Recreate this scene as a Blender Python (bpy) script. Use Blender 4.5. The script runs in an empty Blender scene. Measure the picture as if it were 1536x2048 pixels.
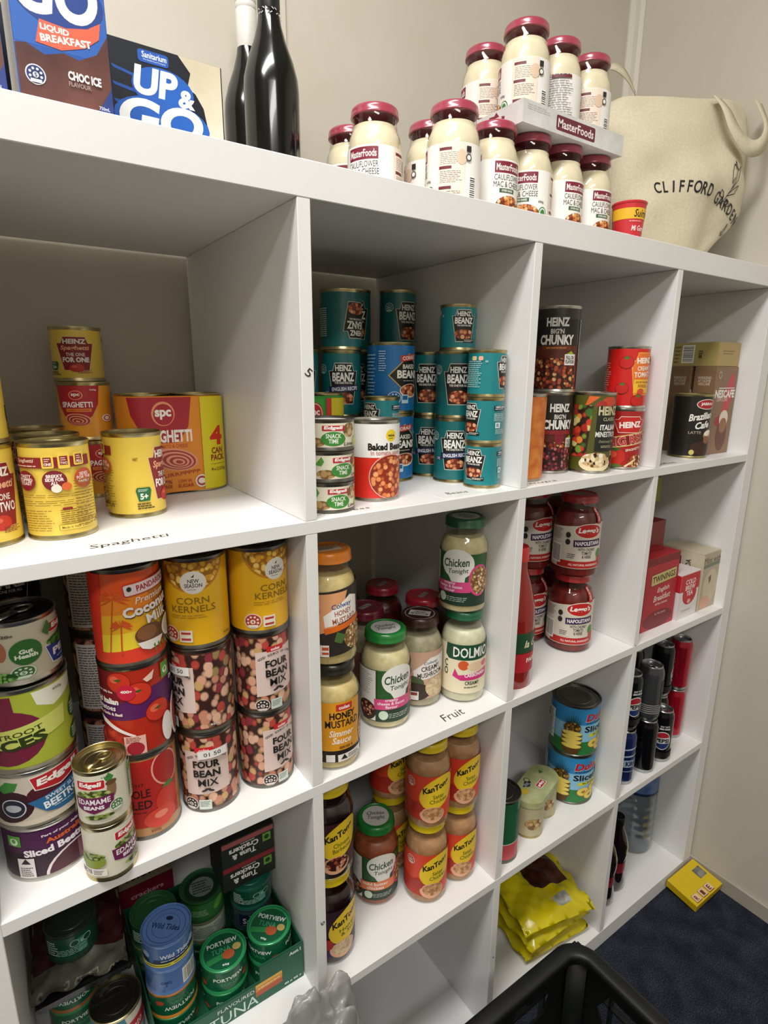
import bpy, bmesh, math, random
from math import pi, sin, cos, radians as rad
from mathutils import Vector, Matrix, Euler
from mathutils.bvhtree import BVHTree
random.seed(7)
SC = bpy.context.scene
COL = SC.collection

# ---------------------------------------------------------------- camera
cd = bpy.data.cameras.new('camera'); cam = bpy.data.objects.new('camera', cd); COL.objects.link(cam)
cd.sensor_fit = 'HORIZONTAL'; cd.sensor_width = 36.0; cd.lens = 36.0 * 1143.59 / 1536.0; cd.clip_start = 0.02
RT = Vector((0.82622453, -0.56330489, 0.00637441)); DN = Vector((-0.12890473, -0.20006129, -0.97126673)); FW = Vector((0.54839456, 0.8016627, -0.23790821))
M4 = Matrix.Identity(4)
for i in range(3):
    M4[i][0] = RT[i]; M4[i][1] = -DN[i]; M4[i][2] = -FW[i]
M4[0][3], M4[1][3], M4[2][3] = -0.28856, -0.56814, 1.26315
cam.matrix_world = M4
SC.camera = cam

# ---------------------------------------------------------------- light and exposure
w = bpy.data.worlds.new('world'); SC.world = w; w.use_nodes = True
w.node_tree.nodes['Background'].inputs[0].default_value = (0.9, 0.95, 1.0, 1); w.node_tree.nodes['Background'].inputs[1].default_value = 0.05
def area(name, loc, rot, sx, sy, power, col=(1, 0.985, 0.958)):
    l = bpy.data.lights.new(name, 'AREA'); l.shape = 'RECTANGLE'; l.size = sx; l.size_y = sy; l.energy = power; l.color = col
    o = bpy.data.objects.new(name, l); COL.objects.link(o); o.location = loc; o.rotation_euler = rot; return o
area('tube_and_fill_light', (-0.60, -0.50, 2.66), (0, 0, 0), 1.2, 0.35, 46)
area('tube_and_fill_light', (-0.75, -1.90, 2.66), (0, 0, 0), 1.2, 0.35, 33)  # fill lamp added to brighten the compartments, not a known ceiling tube
vs = SC.view_settings; SC.display_settings.display_device = 'sRGB'
vs.view_transform = 'Standard'; vs.look = 'None'; vs.exposure = -0.13; vs.gamma = 1.0; vs.use_curve_mapping = False

# ---------------------------------------------------------------- materials
MC = {}
def lin(h):
    h = h.lstrip('#'); v = [int(h[i:i+2], 16) / 255 for i in (0, 2, 4)]
    return tuple(x / 12.92 if x <= 0.04045 else ((x + 0.055) / 1.055) ** 2.4 for x in v) + (1,)
def m(hexc, rough=0.45, metal=0.0, coat=0.0, spec=0.5):
    k = (hexc, rough, metal, coat, spec)
    if k in MC: return MC[k]
    mt = bpy.data.materials.new('paint_' + hexc.strip('#')); mt.use_nodes = True
    b = mt.node_tree.nodes['Principled BSDF']; b.inputs['Base Color'].default_value = lin(hexc)
    b.inputs['Roughness'].default_value = rough; b.inputs['Metallic'].default_value = metal
    b.inputs['Coat Weight'].default_value = coat; b.inputs['Specular IOR Level'].default_value = spec
    MC[k] = mt; return mt
def nodes(name):
    mt = bpy.data.materials.new(name); mt.use_nodes = True; nt = mt.node_tree
    return mt, nt, nt.nodes['Principled BSDF']
def N(nt, t, **kw):
    n = nt.nodes.new(t)
    for k, v in kw.items():
        if hasattr(n, k): setattr(n, k, v)
        else: n.inputs[k].default_value = v
    return n
def L(nt, a, b): nt.links.new(a, b)
def ramp(nt, stops, interp='LINEAR'):
    r = N(nt, 'ShaderNodeValToRGB'); cr = r.color_ramp; cr.interpolation = interp
    while len(cr.elements) < len(stops): cr.elements.new(0.5)
    for e, (p, c) in zip(cr.elements, stops): e.position = p; e.color = lin(c)
    return r
def blob(name, pal, gap, scale, edge=0.33, stretch=(1, 1, 1), rough=0.4):
    """printed food picture: rounded cells in several colours"""
    if name in MC: return MC[name]
    mt, nt, b = nodes(name); tc = N(nt, 'ShaderNodeTexCoord'); mp = N(nt, 'ShaderNodeMapping'); mp.inputs['Scale'].default_value = stretch
    L(nt, tc.outputs['Object'], mp.inputs[0]); v = N(nt, 'ShaderNodeTexVoronoi', Scale=scale); L(nt, mp.outputs[0], v.inputs['Vector'])
    sx = N(nt, 'ShaderNodeSeparateColor'); L(nt, v.outputs['Color'], sx.inputs[0])
    r = ramp(nt, [((i + 0.01) / len(pal), c) for i, c in enumerate(pal)], 'CONSTANT'); L(nt, sx.outputs[0], r.inputs[0])
    g = ramp(nt, [(edge, '#000000'), (edge + 0.18, '#ffffff')]); L(nt, v.outputs['Distance'], g.inputs[0])
    mx = N(nt, 'ShaderNodeMix', data_type='RGBA'); L(nt, g.outputs[0], mx.inputs[0]); L(nt, r.outputs[0], mx.inputs[6]); mx.inputs[7].default_value = lin(gap)
    L(nt, mx.outputs[2], b.inputs['Base Color']); b.inputs['Roughness'].default_value = rough; MC[name] = mt; return mt
def noisy(name, c1, c2, scale, rough=0.5, bump=0.0, detail=4, metal=0.0, lo=0.35, hi=0.65, bscale=None):
    if name in MC: return MC[name]
    mt, nt, b = nodes(name); tc = N(nt, 'ShaderNodeTexCoord'); n = N(nt, 'ShaderNodeTexNoise', Scale=scale, Detail=detail); L(nt, tc.outputs['Object'], n.inputs['Vector'])
    r = ramp(nt, [(lo, c1), (hi, c2)]); L(nt, n.outputs[0], r.inputs[0]); L(nt, r.outputs[0], b.inputs['Base Color'])
    b.inputs['Roughness'].default_value = rough; b.inputs['Metallic'].default_value = metal
    if bump:
        n2 = N(nt, 'ShaderNodeTexNoise', Scale=bscale or scale * 3, Detail=5); L(nt, tc.outputs['Object'], n2.inputs['Vector'])
        bp = N(nt, 'ShaderNodeBump', Strength=bump, Distance=0.004); L(nt, n2.outputs[0], bp.inputs['Height']); L(nt, bp.outputs[0], b.inputs['Normal'])
    MC[name] = mt; return mt
def glassy(name, tint, opac=0.12, rough=0.04):
    """thin clear wall: lets light through, reflects by angle"""
    if name in MC: return MC[name]
    mt = bpy.data.materials.new(name); mt.use_nodes = True; nt = mt.node_tree; nt.nodes.clear()
    out = N(nt, 'ShaderNodeOutputMaterial'); tr = N(nt, 'ShaderNodeBsdfTransparent'); tr.inputs[0].default_value = lin(tint)
    gl = N(nt, 'ShaderNodeBsdfGlossy', Roughness=rough); ge = N(nt, 'ShaderNodeNewGeometry'); dt = N(nt, 'ShaderNodeVectorMath', operation='DOT_PRODUCT')
    L(nt, ge.outputs['Incoming'], dt.inputs[0]); L(nt, ge.outputs['Normal'], dt.inputs[1]); ab = N(nt, 'ShaderNodeMath', operation='ABSOLUTE'); L(nt, dt.outputs['Value'], ab.inputs[0])
    su = N(nt, 'ShaderNodeMath', operation='SUBTRACT'); su.inputs[0].default_value = 1.0; L(nt, ab.outputs[0], su.inputs[1]); pw = N(nt, 'ShaderNodeMath', operation='POWER'); L(nt, su.outputs[0], pw.inputs[0]); pw.inputs[1].default_value = 5.0
    ad = N(nt, 'ShaderNodeMath', operation='ADD'); ad.use_clamp = True; ad.inputs[1].default_value = 0.035 + opac * 0.1; L(nt, pw.outputs[0], ad.inputs[0])
    mx = N(nt, 'ShaderNodeMixShader'); L(nt, ad.outputs[0], mx.inputs[0]); L(nt, tr.outputs[0], mx.inputs[1]); L(nt, gl.outputs[0], mx.inputs[2]); L(nt, mx.outputs[0], out.inputs[0])
    MC[name] = mt; return mt
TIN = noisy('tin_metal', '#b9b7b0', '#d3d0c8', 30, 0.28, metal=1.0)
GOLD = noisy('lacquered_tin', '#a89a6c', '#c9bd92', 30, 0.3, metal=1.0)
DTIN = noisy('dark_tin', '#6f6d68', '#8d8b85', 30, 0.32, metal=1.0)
BLKTIN = m('#16150f', 0.45, 0.0, 0.2)
GLASS = glassy('clear_jar_glass', '#fbfcfa'); DGLASS = glassy('clear_bottle_plastic', '#eff3f5', 0.5, 0.08)
def lam(c1, c2, name='white_laminate', sc=3): return noisy(name, c1, c2, sc, 0.38, bump=0.02, bscale=400)
WHITE = lam('#e6e5e4', '#eae9e8')

# ---------------------------------------------------------------- object helpers
def link(name, me, parent=None, loc=(0, 0, 0), rot=(0, 0, 0)):
    o = bpy.data.objects.new(name, me); COL.objects.link(o); o.location = loc; o.rotation_euler = rot
    if parent: o.parent = parent
    return o
def thing(name, label, cat, loc=(0, 0, 0), rz=0, group=None, rx=0):
    o = link(name, None, None, loc, (rx, 0, rz)); o['label'] = label; o['category'] = cat; o.empty_display_size = 0.02
    if group: o['group'] = group
    return o
def tag(o, label, cat, group=None):
    o['label'] = label; o['category'] = cat
    if group: o['group'] = group
    return o
def mesh(name, verts, faces, mats, mi=None, smooth=False):
    me = bpy.data.meshes.new(name); me.from_pydata([tuple(v) for v in verts], [], faces)
    for x in (mats if isinstance(mats, (list, tuple)) else [mats]): me.materials.append(x)
    if mi: me.polygons.foreach_set('material_index', mi)
    if smooth: me.polygons.foreach_set('use_smooth', [True] * len(me.polygons))
    me.update(); return me
def fromb(name, b, mats, smooth=False):
    me = bpy.data.meshes.new(name); bmesh.ops.recalc_face_normals(b, faces=b.faces); b.to_mesh(me); b.free()
    for x in (mats if isinstance(mats, (list, tuple)) else [mats]): me.materials.append(x)
    if smooth: me.polygons.foreach_set('use_smooth', [True] * len(me.polygons))
    return me
def box(x0, x1, y0, y1, z0, z1, bev=0.0, mat=None, name='panel', seg=1):
    b = bmesh.new(); bmesh.ops.create_cube(b, size=1)
    bmesh.ops.scale(b, vec=(x1 - x0, y1 - y0, z1 - z0), verts=b.verts); bmesh.ops.translate(b, vec=((x0 + x1) / 2, (y0 + y1) / 2, (z0 + z1) / 2), verts=b.verts)
    if bev: bmesh.ops.bevel(b, geom=b.edges[:], offset=bev, segments=seg, affect='EDGES', profile=0.6)
    return fromb(name, b, mat)
def lathe(name, prof, mat, seg=40, smooth=True, mats=None, mi=None, sharp=0.6):
    vs, fs, idx, ms = [], [], [], []
    for (r, z) in prof:
        if r < 1e-6: idx.append([len(vs)]); vs.append((0, 0, z))
        else:
            idx.append(list(range(len(vs), len(vs) + seg))); vs += [(r * cos(2 * pi * k / seg), r * sin(2 * pi * k / seg), z) for k in range(seg)]
    for i in range(len(prof) - 1):
        a, c = idx[i], idx[i + 1]
        if len(a) == 1 and len(c) == 1: continue
        for k in range(seg):
            k2 = (k + 1) % seg
            if len(a) == 1: fs.append((a[0], c[k2], c[k]))
            elif len(c) == 1: fs.append((a[k], a[k2], c[0]))
            else: fs.append((a[k], a[k2], c[k2], c[k]))
            ms.append(mi[i] if mi else 0)
    me = mesh(name, vs, fs, mats or mat, ms, smooth)
    if smooth:
        try: me.set_sharp_from_angle(angle=sharp)
        except Exception: pass
    return me

# ---------------------------------------------------------------- printed artwork
TXT = {}; ASP = {}
def text_geo(s, bold=0.0, shear=0.0):
    if any(c_ in s for c_ in 'MWmw') and bold > .018: bold = .018
    elif bold > .045: bold = .045
    k = (s, bold, shear)
    if k in TXT: return TXT[k]
    c = bpy.data.curves.new('t', 'FONT'); c.body = s; c.size = 1; c.resolution_u = 6 if len(s) <= 3 else 2; c.offset = bold; c.shear = shear; c.align_x = 'CENTER'; c.space_line = 0.85
    o = bpy.data.objects.new('t', c); COL.objects.link(o); dg = bpy.context.evaluated_depsgraph_get(); dg.update()
    me = bpy.data.meshes.new_from_object(o.evaluated_get(dg), depsgraph=dg)
    vs = [(v.co.x, v.co.y) for v in me.vertices]; fs = [tuple(p.vertices) for p in me.polygons]
    bpy.data.objects.remove(o); bpy.data.curves.remove(c); bpy.data.meshes.remove(me)
    x0, x1 = min(v[0] for v in vs), max(v[0] for v in vs); y0, y1 = min(v[1] for v in vs), max(v[1] for v in vs)
    cx, cy = (x0 + x1) / 2, (y0 + y1) / 2
    ASP[k] = (x1 - x0) / (y1 - y0); TXT[k] = ([((x - cx) / (x1 - x0), (y - cy) / (y1 - y0)) for x, y in vs], fs); return TXT[k]
def clip(poly, x, keep_right):
    out = []; n = len(poly)
    for i in range(n):
        a, b = poly[i], poly[(i + 1) % n]; ia = (a[0] >= x) == keep_right or a[0] == x; ib = (b[0] >= x) == keep_right or b[0] == x
        if ia: out.append(a)
        if ia != ib:
            t = (x - a[0]) / (b[0] - a[0]); out.append((x, a[1] + t * (b[1] - a[1])))
    return out
class Art:
    """flat artwork in millimetres; x = 0 is the middle of the front, y = 0 the bottom"""
    def __init__(s, ylim=None): s.items = []; s.layer = 0; s.ylim = ylim
    def add(s, vs, fs, mt):
        s.layer += 1; s.items.append((vs, fs, m(mt) if isinstance(mt, str) else mt, s.layer)); return s
    def p(s, mt, pts, strip=6.0):
        if sum(a[0] * b[1] - b[0] * a[1] for a, b in zip(pts, pts[1:] + pts[:1])) < 0: pts = pts[::-1]
        if s.ylim:
            sw = [(q[1], q[0]) for q in pts]; sw = clip(clip(sw, s.ylim[0], True), s.ylim[1], False) if any(q[0] < s.ylim[0] or q[0] > s.ylim[1] for q in sw) else sw; pts = [(q[1], q[0]) for q in sw]
            if len(pts) < 3: return s
        return s.add(list(pts), [tuple(range(len(pts)))], mt)
    def r(s, mt, x, y, w, h, rot=0, rd=0):
        a, b = w / 2, h / 2
        if rd:
            pts = []
            for cx, cy, t in ((a - rd, b - rd, 0), (-a + rd, b - rd, 90), (-a + rd, -b + rd, 180), (a - rd, -b + rd, 270)):
                pts += [(cx + rd * cos(rad(t + q)), cy + rd * sin(rad(t + q))) for q in (0, 30, 60, 90)]
        else: pts = [(-a, -b), (a, -b), (a, b), (-a, b)]
        c, d = cos(rad(rot)), sin(rad(rot)); return s.p(mt, [(x + c * u - d * v, y + d * u + c * v) for u, v in pts])
    def e(s, mt, x, y, rx, ry=None, rot=0, n=24):
        ry = ry or rx; c, d = cos(rad(rot)), sin(rad(rot)); q = [(rx * cos(2 * pi * k / n), ry * sin(2 * pi * k / n)) for k in range(n)]
        return s.p(mt, [(x + c * u - d * v, y + d * u + c * v) for u, v in q])
    def t(s, mt, txt, x, y, w, h, bold=0.02, sh=0.0, rot=0):
        vs, fs = text_geo(txt, bold, sh); c, d = cos(rad(rot)), sin(rad(rot))
        return s.add([(x + c * u * w - d * v * h, y + d * u * w + c * v * h) for u, v in vs], fs, mt)
    def arc(s, mt, txt, x, y, R, h, span, bold=0.02, cw=None):
        n = len(txt); k = 0
        for ch in txt:
            a = span / 2 - span * (k + 0.5) / n; k += 1
            if ch != ' ': bold = min(bold, .018); text_geo(ch, bold, 0); s.t(mt, ch, x + R * sin(rad(-a)), y + R * cos(rad(a)) - R, h * ASP[(ch, bold, 0)], h, bold, 0, a)
        return s
    def bars(s, mt, x, y, w, h, n, fill=0.45):
        rnd = random.Random(int(abs(x) * 7 + n)); vs, fs = [], []
        for i in range(n):
            yy = y + h / 2 - h * (i + 0.5) / n; cur = x - w / 2; end = x + w / 2 - rnd.random() * w * 0.3
            while cur < end:
                ww = min(end - cur, w * (0.08 + rnd.random() * 0.16)); hh = h / n * fill
                fs.append(tuple(range(len(vs), len(vs) + 4))); vs += [(cur, yy - hh / 2), (cur + ww, yy - hh / 2), (cur + ww, yy + hh / 2), (cur, yy + hh / 2)]; cur += ww + w * 0.03
        return s.add(vs, fs, mt)
    def barcode(s, x, y, w, h, vert=False):
        s.r('#f1efe9', x, y, w, h); rnd = random.Random(3); vs, fs = [], []; L_ = h if vert else w; c = 0.06 * L_
        while c < L_ * 0.94:
            bw = L_ * (0.012 + 0.03 * rnd.random()); k = len(vs); fs.append((k, k + 1, k + 2, k + 3))
            if vert: vs += [(x - w * .42, y - h / 2 + c), (x + w * .42, y - h / 2 + c), (x + w * .42, y - h / 2 + c + bw), (x - w * .42, y - h / 2 + c + bw)]
            else: vs += [(x - w / 2 + c, y - h * .42), (x - w / 2 + c + bw, y - h * .42), (x - w / 2 + c + bw, y + h * .42), (x - w / 2 + c, y + h * .42)]
            c += bw + L_ * (0.02 + 0.025 * rnd.random())
        return s.add(vs, fs, '#2b2a2a')
    def stars(s, x, y, R, bg='#f0efe8', fg='#2d2b28', num='4'):
        s.e(bg, x, y, R, R); s.e(fg, x, y, R * .88, R * .88)
        for k in range(6):
            a = rad(200 - k * 44); s.e(bg, x + R * .58 * cos(a), y + R * .58 * sin(a), R * .14, R * .14, n=8)
        s.e(bg, x, y - R * .05, R * .3, R * .3, n=12); s.r(bg, x, y - R * .62, R * 1.1, R * .34); s.t(fg, num, x, y - R * .05, R * .25, R * .4)
        return s
    def build(s, name, fn, off=0.00007, extra_mats=()):
        vs, fs, mats, mi, nor = [], [], [], [], []
        for v2, f2, mt, ly in s.items:
            if mt not in mats: mats.append(mt)
            k = mats.index(mt); b = len(vs)
            g = getattr(fn, 'grid', 0)
            if g:
                w2, g2 = [], []
                for f in f2:
                    q = [v2[i] for i in f]; a0, a1 = math.floor(min(p_[0] for p_ in q) / g + 1e-6), math.ceil(max(p_[0] for p_ in q) / g - 1e-6)
                    for c_ in range(a0, max(a1, a0 + 1)):
                        z = q
                        if c_ > a0: z = clip(z, c_ * g, True)
                        if c_ < a1 - 1: z = clip(z, (c_ + 1) * g, False)
                        if len(z) > 2: g2.append(tuple(range(len(w2), len(w2) + len(z)))); w2 += z
                v2, f2 = w2, g2
            if getattr(fn, 'vb', None):
                w2, g2 = [], []
                for f in f2:
                    q = [(v2[i][1], v2[i][0]) for i in f]; lo, hi = min(p_[0] for p_ in q), max(p_[0] for p_ in q); cuts = [c_ for c_ in fn.vb if lo + 1e-4 < c_ < hi - 1e-4]; ed = [None] + cuts + [None]
                    for a_, b_ in zip(ed, ed[1:]):
                        z = q
                        if a_ is not None: z = clip(z, a_, True)
                        if b_ is not None: z = clip(z, b_, False)
                        if len(z) > 2: g2.append(tuple(range(len(w2), len(w2) + len(z)))); w2 += [(p_[1], p_[0]) for p_ in z]
                v2, f2 = w2, g2
            for (u, v) in v2:
                if g:
                    u0 = math.floor(u / g + 1e-6) * g; t_ = (u - u0) / g
                    A0, n0 = fn(u0, v); A1, n1 = fn(u0 + g, v); co = A0.lerp(A1, t_); n = n0.lerp(n1, t_); vs.append(tuple(co + n * (off * ly + .00012))); nor.append(n.normalized())
                else:
                    co, n = fn(u, v); vs.append(tuple(co + n * (off * ly))); nor.append(n)
            for f in f2: fs.append(tuple(q + b for q in f)); mi.append(k)
        me = mesh(name, vs, fs, mats, mi, True)
        try: me.normals_split_custom_set_from_vertices([tuple(n) for n in nor])
        except Exception: pass
        return me
def cyl_map(r, sx, sz, z0=0.0):
    """wrap artwork round a cylinder, x = 0 facing -Y"""
    def fn(u, v):
        a = -pi / 2 + u * 0.001 * sx / r; n = Vector((cos(a), sin(a), 0)); return Vector((r * n.x, r * n.y, z0 + v * 0.001 * sz)), n
    fn.grid = 2 * pi * r / (0.001 * sx) / 64; return fn
def flat_map(o, ux, uy):
    o, ux, uy = Vector(o), Vector(ux).normalized(), Vector(uy).normalized(); n = ux.cross(uy)
    def fn(u, v): return o + ux * (u * 0.001) + uy * (v * 0.001), n
    return fn

# ---------------------------------------------------------------- food pictures
BEANS = blob('picture_baked_beans', ['#e8915a', '#d97a45', '#f0a870', '#c9632f'], '#8c2c14', 150, .42)
BEANST = blob('picture_beanz', ['#d98c5c', '#b9542f', '#e8b083', '#c46a40'], '#6e2413', 170, .42)
FOURB = blob('picture_four_beans', ['#d8a184', '#c98a6e', '#9d8654', '#b8493f', '#e0b497', '#8d3540', '#caa26a', '#d7a98f'], '#3b1f1a', 105, .46, (1, 1, .8))
CORN = blob('picture_corn', ['#f2c24a', '#e6a92f', '#f7d271', '#d99a26'], '#9c6614', 170, .45)
CHICK = blob('picture_chickpeas', ['#c9a874', '#b8935c', '#d9bd8c'], '#7a5a33', 130, .45)
PEAS = blob('picture_peas', ['#4f8f3a', '#67a84c', '#3d7a30', '#7fb85d'], '#1f4a1c', 230, .42)
EDA = blob('picture_edamame', ['#8a9a4a', '#a3b25f', '#70823a', '#b7c077'], '#3f4c20', 220, .42, (1, 1, 1.6))
MINCE = blob('picture_chunky_beans', ['#8d2f1d', '#b5502c', '#d18a4e', '#6d1f15', '#e0b070'], '#351009', 160, .42)
KIDNEY = blob('picture_kidney_beans', ['#7c1f2a', '#5c1420', '#96323c', '#b06a6a'], '#22060b', 190, .42)
PASTA = blob('picture_pasta_bake', ['#d98e4c', '#c0652b', '#e8b777', '#a8481d', '#f0d2a2'], '#6e2c12', 210, .45)
PALE = blob('picture_creamy_pasta', ['#d9b987', '#c49a63', '#ecd6ae', '#a87f4c'], '#7a5630', 230, .42)
VEG = blob('picture_vegetables', ['#c9402a', '#7d9a3a', '#e08a3a', '#a82c22', '#d8c37a', '#3f6b2c'], '#2d1a12', 90, .5)
MEAT = blob('picture_glazed_meat', ['#a8503a', '#c77a5c', '#7c3425', '#d9a084'], '#3a1510', 190, .42)
CREAMY = noisy('picture_cream_food', '#b89a72', '#e6d5b0', 160)
ORA = noisy('picture_orange', '#c8662a', '#e08c3e', 60)
SWIRL = noisy('picture_choc_swirl', '#4a2622', '#6d443c', 18, .35)

KEY = lambda x, y, s, t: [(x - .72 * s, y + .62 * t), (x - .58 * s, y + 1.0 * t), (x + .58 * s, y + 1.0 * t), (x + .72 * s, y + .62 * t), (x + 1.0 * s, y + .62 * t), (x + .66 * s, y - 1.0 * t), (x - .66 * s, y - 1.0 * t), (x - 1.0 * s, y + .62 * t)]
def keystone(A, x, y, s, t, fill, edge=None, e=1.4):
    if edge: A.p(edge, KEY(x, y, s + e, t + e))
    return A.p(fill, KEY(x, y, s, t))
D = {}
def design(f): D[f.__name__] = f; return f
@design
def beanz_big(A):
    keystone(A, 0, 56, 27, 36, '#15130f', '#c9c6bd'); A.t('#f2f0ea', 'HEINZ', 0, 82, 31, 11, .03); A.t('#f2f0ea', 'BEANZ', 0, 66, 42, 16, .04); A.t('#e9e6dd', 'THE ONE FOR ALL', 0, 54, 34, 4.2, .03)
    A.e(BEANST, 1, 33, 19, 12); A.stars(-42, 82, 9, '#bcd9d3', '#17605f', '4'); A.bars('#cfe0dc', 75, 60, 34, 60, 14); A.barcode(108, 40, 18, 40)
@design
def beanz_english(A):
    keystone(A, 0, 56, 27, 36, '#15130f', '#c9c6bd'); A.t('#f2f0ea', 'HEINZ', 0, 84, 31, 11, .03); A.t('#f2f0ea', 'BEANZ', 0, 68, 42, 16, .04); A.t('#e9e6dd', 'THE ONE FOR ALL', 0, 57.5, 34, 4, .03)
    A.e(BEANST, 1, 30, 18, 10); A.r('#1c2150', 2, 47, 58, 11, 3); A.t('#e8e9f2', 'ENGLISH RECIPE', 3, 47, 50, 7, .03, 0, 3); A.r('#24306e', -32, 40, 10, 6, 8); A.t('#d9d5d5', 'X', -32, 40, 8, 5, .03); A.r('#b33a3c', -32, 40, 10, 1, 8)
    A.stars(-42, 82, 9, '#bcd9d3', '#17605f', '4'); A.bars('#cfe0dc', 75, 60, 34, 60, 14)
@design
def beanz_small(A):
    keystone(A, 0, 42, 21, 30, '#15130f', '#c9c6bd'); A.t('#f2f0ea', 'HEINZ', 0, 65, 25, 9, .03); A.t('#f2f0ea', 'BEANZ', 0, 52, 34, 12.5, .04); A.t('#e9e6dd', 'THE ONE FOR ONE', 0, 42.5, 26, 3.6, .03)
    A.e(BEANST, 0, 26, 17, 10); A.r('#15130f', 10, 13, 22, 7); A.bars('#dfdcd4', 10, 13, 20, 5, 2)
    for sx in (62,):
        A.r('#141c2e', sx, 64, 34, 9, 0, 1); A.t('#e9eef0', 'HEINZ BEANZ', sx, 66, 28, 3.6, .03); A.bars('#dfeae8', sx, 62, 30, 2.5, 1); A.bars('#cfe3df', sx, 46, 33, 16, 8, .35); A.r('#dfeae8', sx - 8, 30, 11, 11); A.t('#1b6b70', 'R', sx - 8, 30, 6, 7, .03); A.bars('#cfe3df', sx + 2, 18, 30, 10, 5, .35)
    A.bars('#bfdcd8', -62, 38, 30, 52, 14, .35); A.r('#e8b59a', -50, 68, 8, 8, 0, 2); A.r('#e8d29a', -62, 68, 9, 8, 0, 2); A.t('#d8e8e5', 'D', -40, 62, 4, 3.5)
def spag(A, one):
    keystone(A, 0, 56, 27, 38, '#8c1f22', '#f3dfae', .8); A.t('#f6efe4', 'HEINZ', 0, 84, 33, 11, .04); A.t('#efb188', 'Spaghetti', 0, 68, 42, 13, .03, .2); A.t('#f2e5dc', 'THE ONE', 0, 54, 27, 8, .02); A.t('#fbf6f2', 'FOR ' + one, 0, 42, 38, 12, .05)
    A.e('#c8321f', 0, 23, 11, 9.5); A.e('#e06a4c', -3, 26, 4, 3); A.bars('#8c1f22', 12, 14, 22, 8, 4)
    A.p('#1f6b3c', [(-47, 34), (-45, 38), (-29, 38), (-27, 34), (-30, 18), (-44, 18)]); A.t('#f0f2e8', '5+', -37, 25, 10, 9, .04); A.bars('#dfe8d8', -37, 34, 14, 4, 2); A.bars('#5a4a16', -35, 11, 22, 10, 3, .6); A.t('#6a5518', 'NET', -44, 79, 6, 4)
    # back panel
    x = 118
    A.r('#8c1f22', x - 6, 92, 92, 13); A.t('#f0d2b8', 'Spaghetti', x - 34, 94, 24, 6, .02, .2); A.bars('#f0d2b8', x - 34, 88, 30, 3, 1)
    for k, tx in enumerate(('ONE', 'TWO', 'ALL')):
        A.r('#f0cf52', x - 8 + k * 16, 93 + k, 12, 16 + (k == 1) * 4, 0, 2); A.r('#8c1f22', x - 8 + k * 16, 93 + k, 8, 11); A.t('#f7ece0', tx, x - 8 + k * 16, 90 + k, 7, 3.4, .04); A.bars('#f0d2b8', x - 8 + k * 16, 95 + k, 6, 5, 2)
    for k, (tx, c) in enumerate((('TASTY\nTOPPED\nTOAST', '#8c1f22'), ('BREKKY\nSIDE FOR\nALL', '#7a1f2a'), ('SIDES\nFOR THE\nFAMILY', '#c1502f'))):
        A.e(c, x - 34 + k * 31, 70, 12, 12.5); A.t('#f7e9df', tx, x - 34 + k * 31, 71, 18, 13, .04)
    A.e('#dd6a34', x + 8, 62, 5, 5); A.e('#efe6d6', x - 2, 60, 5, 5)
    A.bars('#8f6d1c', x, 51, 84, 5, 2, .3); A.bars('#8f6d1c', x, 42, 80, 8, 3, .3); A.bars('#8f6d1c', x - 22, 20, 34, 28, 9, .3); A.r('#8c1f22', x + 6, 34, 10, 4, 0, 1.5); A.bars('#7c5c14', x + 18, 25, 38, 18, 7, .4)
    A.r('#7c5c14', x + 14, 10.5, 36, 7); A.r('#f0cf52', x + 14, 10.5, 35, 6.2); A.t('#7c5c14', 'Made in New Zealand', x + 14, 10.5, 31, 3.4, .01); A.t('#6b4f12', 'A', x + 38, 15, 5, 6, .03)
    A.bars('#8f6d1c', -85, 40, 30, 60, 16, .3)
@design
def spag_two(A): spag(A, 'TWO')
@design
def spag_one(A): spag(A, 'ONE')
@design
def spc_can(A):
    A.p('#a81f26', [(-34, 110), (-30, 70), (-20, 45), (0, 26), (20, 45), (30, 70), (34, 110)]); A.e('#e8956a', 0, 90, 10, 10); A.e('#a81f26', 0, 90, 8.6, 8.6); A.t('#f6ede4', 'spc', 0, 90, 12, 7, .03); A.t('#f6ede4', 'SPAGHETTI', 0, 70, 44, 12, .03)
    A.r('#de7c2c', 2, 58, 36, 7); A.t('#b03a1c', 'TOMATO & CHEESE', 2, 58, 30, 3.6, .02)
    for k in range(7): A.e('#8c2418' if k % 2 else '#e0906c', 0, 38 - k * .6, 19 - k * 2.6, 13 - k * 1.8, -14)
    A.e('#f0e8dc', 42, 40, 8, 8); A.e('#b03a1c', 42, 40, 6, 6); A.e('#f0e8dc', 42, 40, 4, 4); A.bars('#a83a1c', 78, 60, 26, 80, 18, .35); A.t('#f3e5d4', '220g', 24, 101, 9, 4, .02)
@design
def corale(A):
    A.p('#c2a45c', [(0, 98), (36, 60), (0, 22), (-36, 60)]); A.p('#12130f', [(0, 95.5), (33.5, 60), (0, 24.5), (-33.5, 60)]); A.r('#c43a2c', 0, 90, 34, 10, 8, 1); A.t('#f2e9df', 'CORALE', 0, 90, 27, 6.5, .03, 0, 8)
    A.t('#e6e2d8', 'BAKED', 0, 75, 26, 7.5, .03); A.t('#f3f0e8', 'BEANS', 0, 62, 44, 14, .04); A.bars('#cfcabd', 0, 51, 24, 2.4, 1); A.e('#e8d8b8', 2, 34, 20, 12); A.e(BEANST, 2, 35, 18, 10)
    A.stars(-26, 22, 11, '#bcdcea', '#1a5f98', '4'); A.r('#bcdcea', -9, 20, 12, 15); A.r('#1a5f98', -9, 22, 9, 7); A.bars('#9cc6dd', -66, 62, 22, 70, 12, .4); A.bars('#c4dcea', -44, 84, 12, 36, 9, .4)
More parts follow.
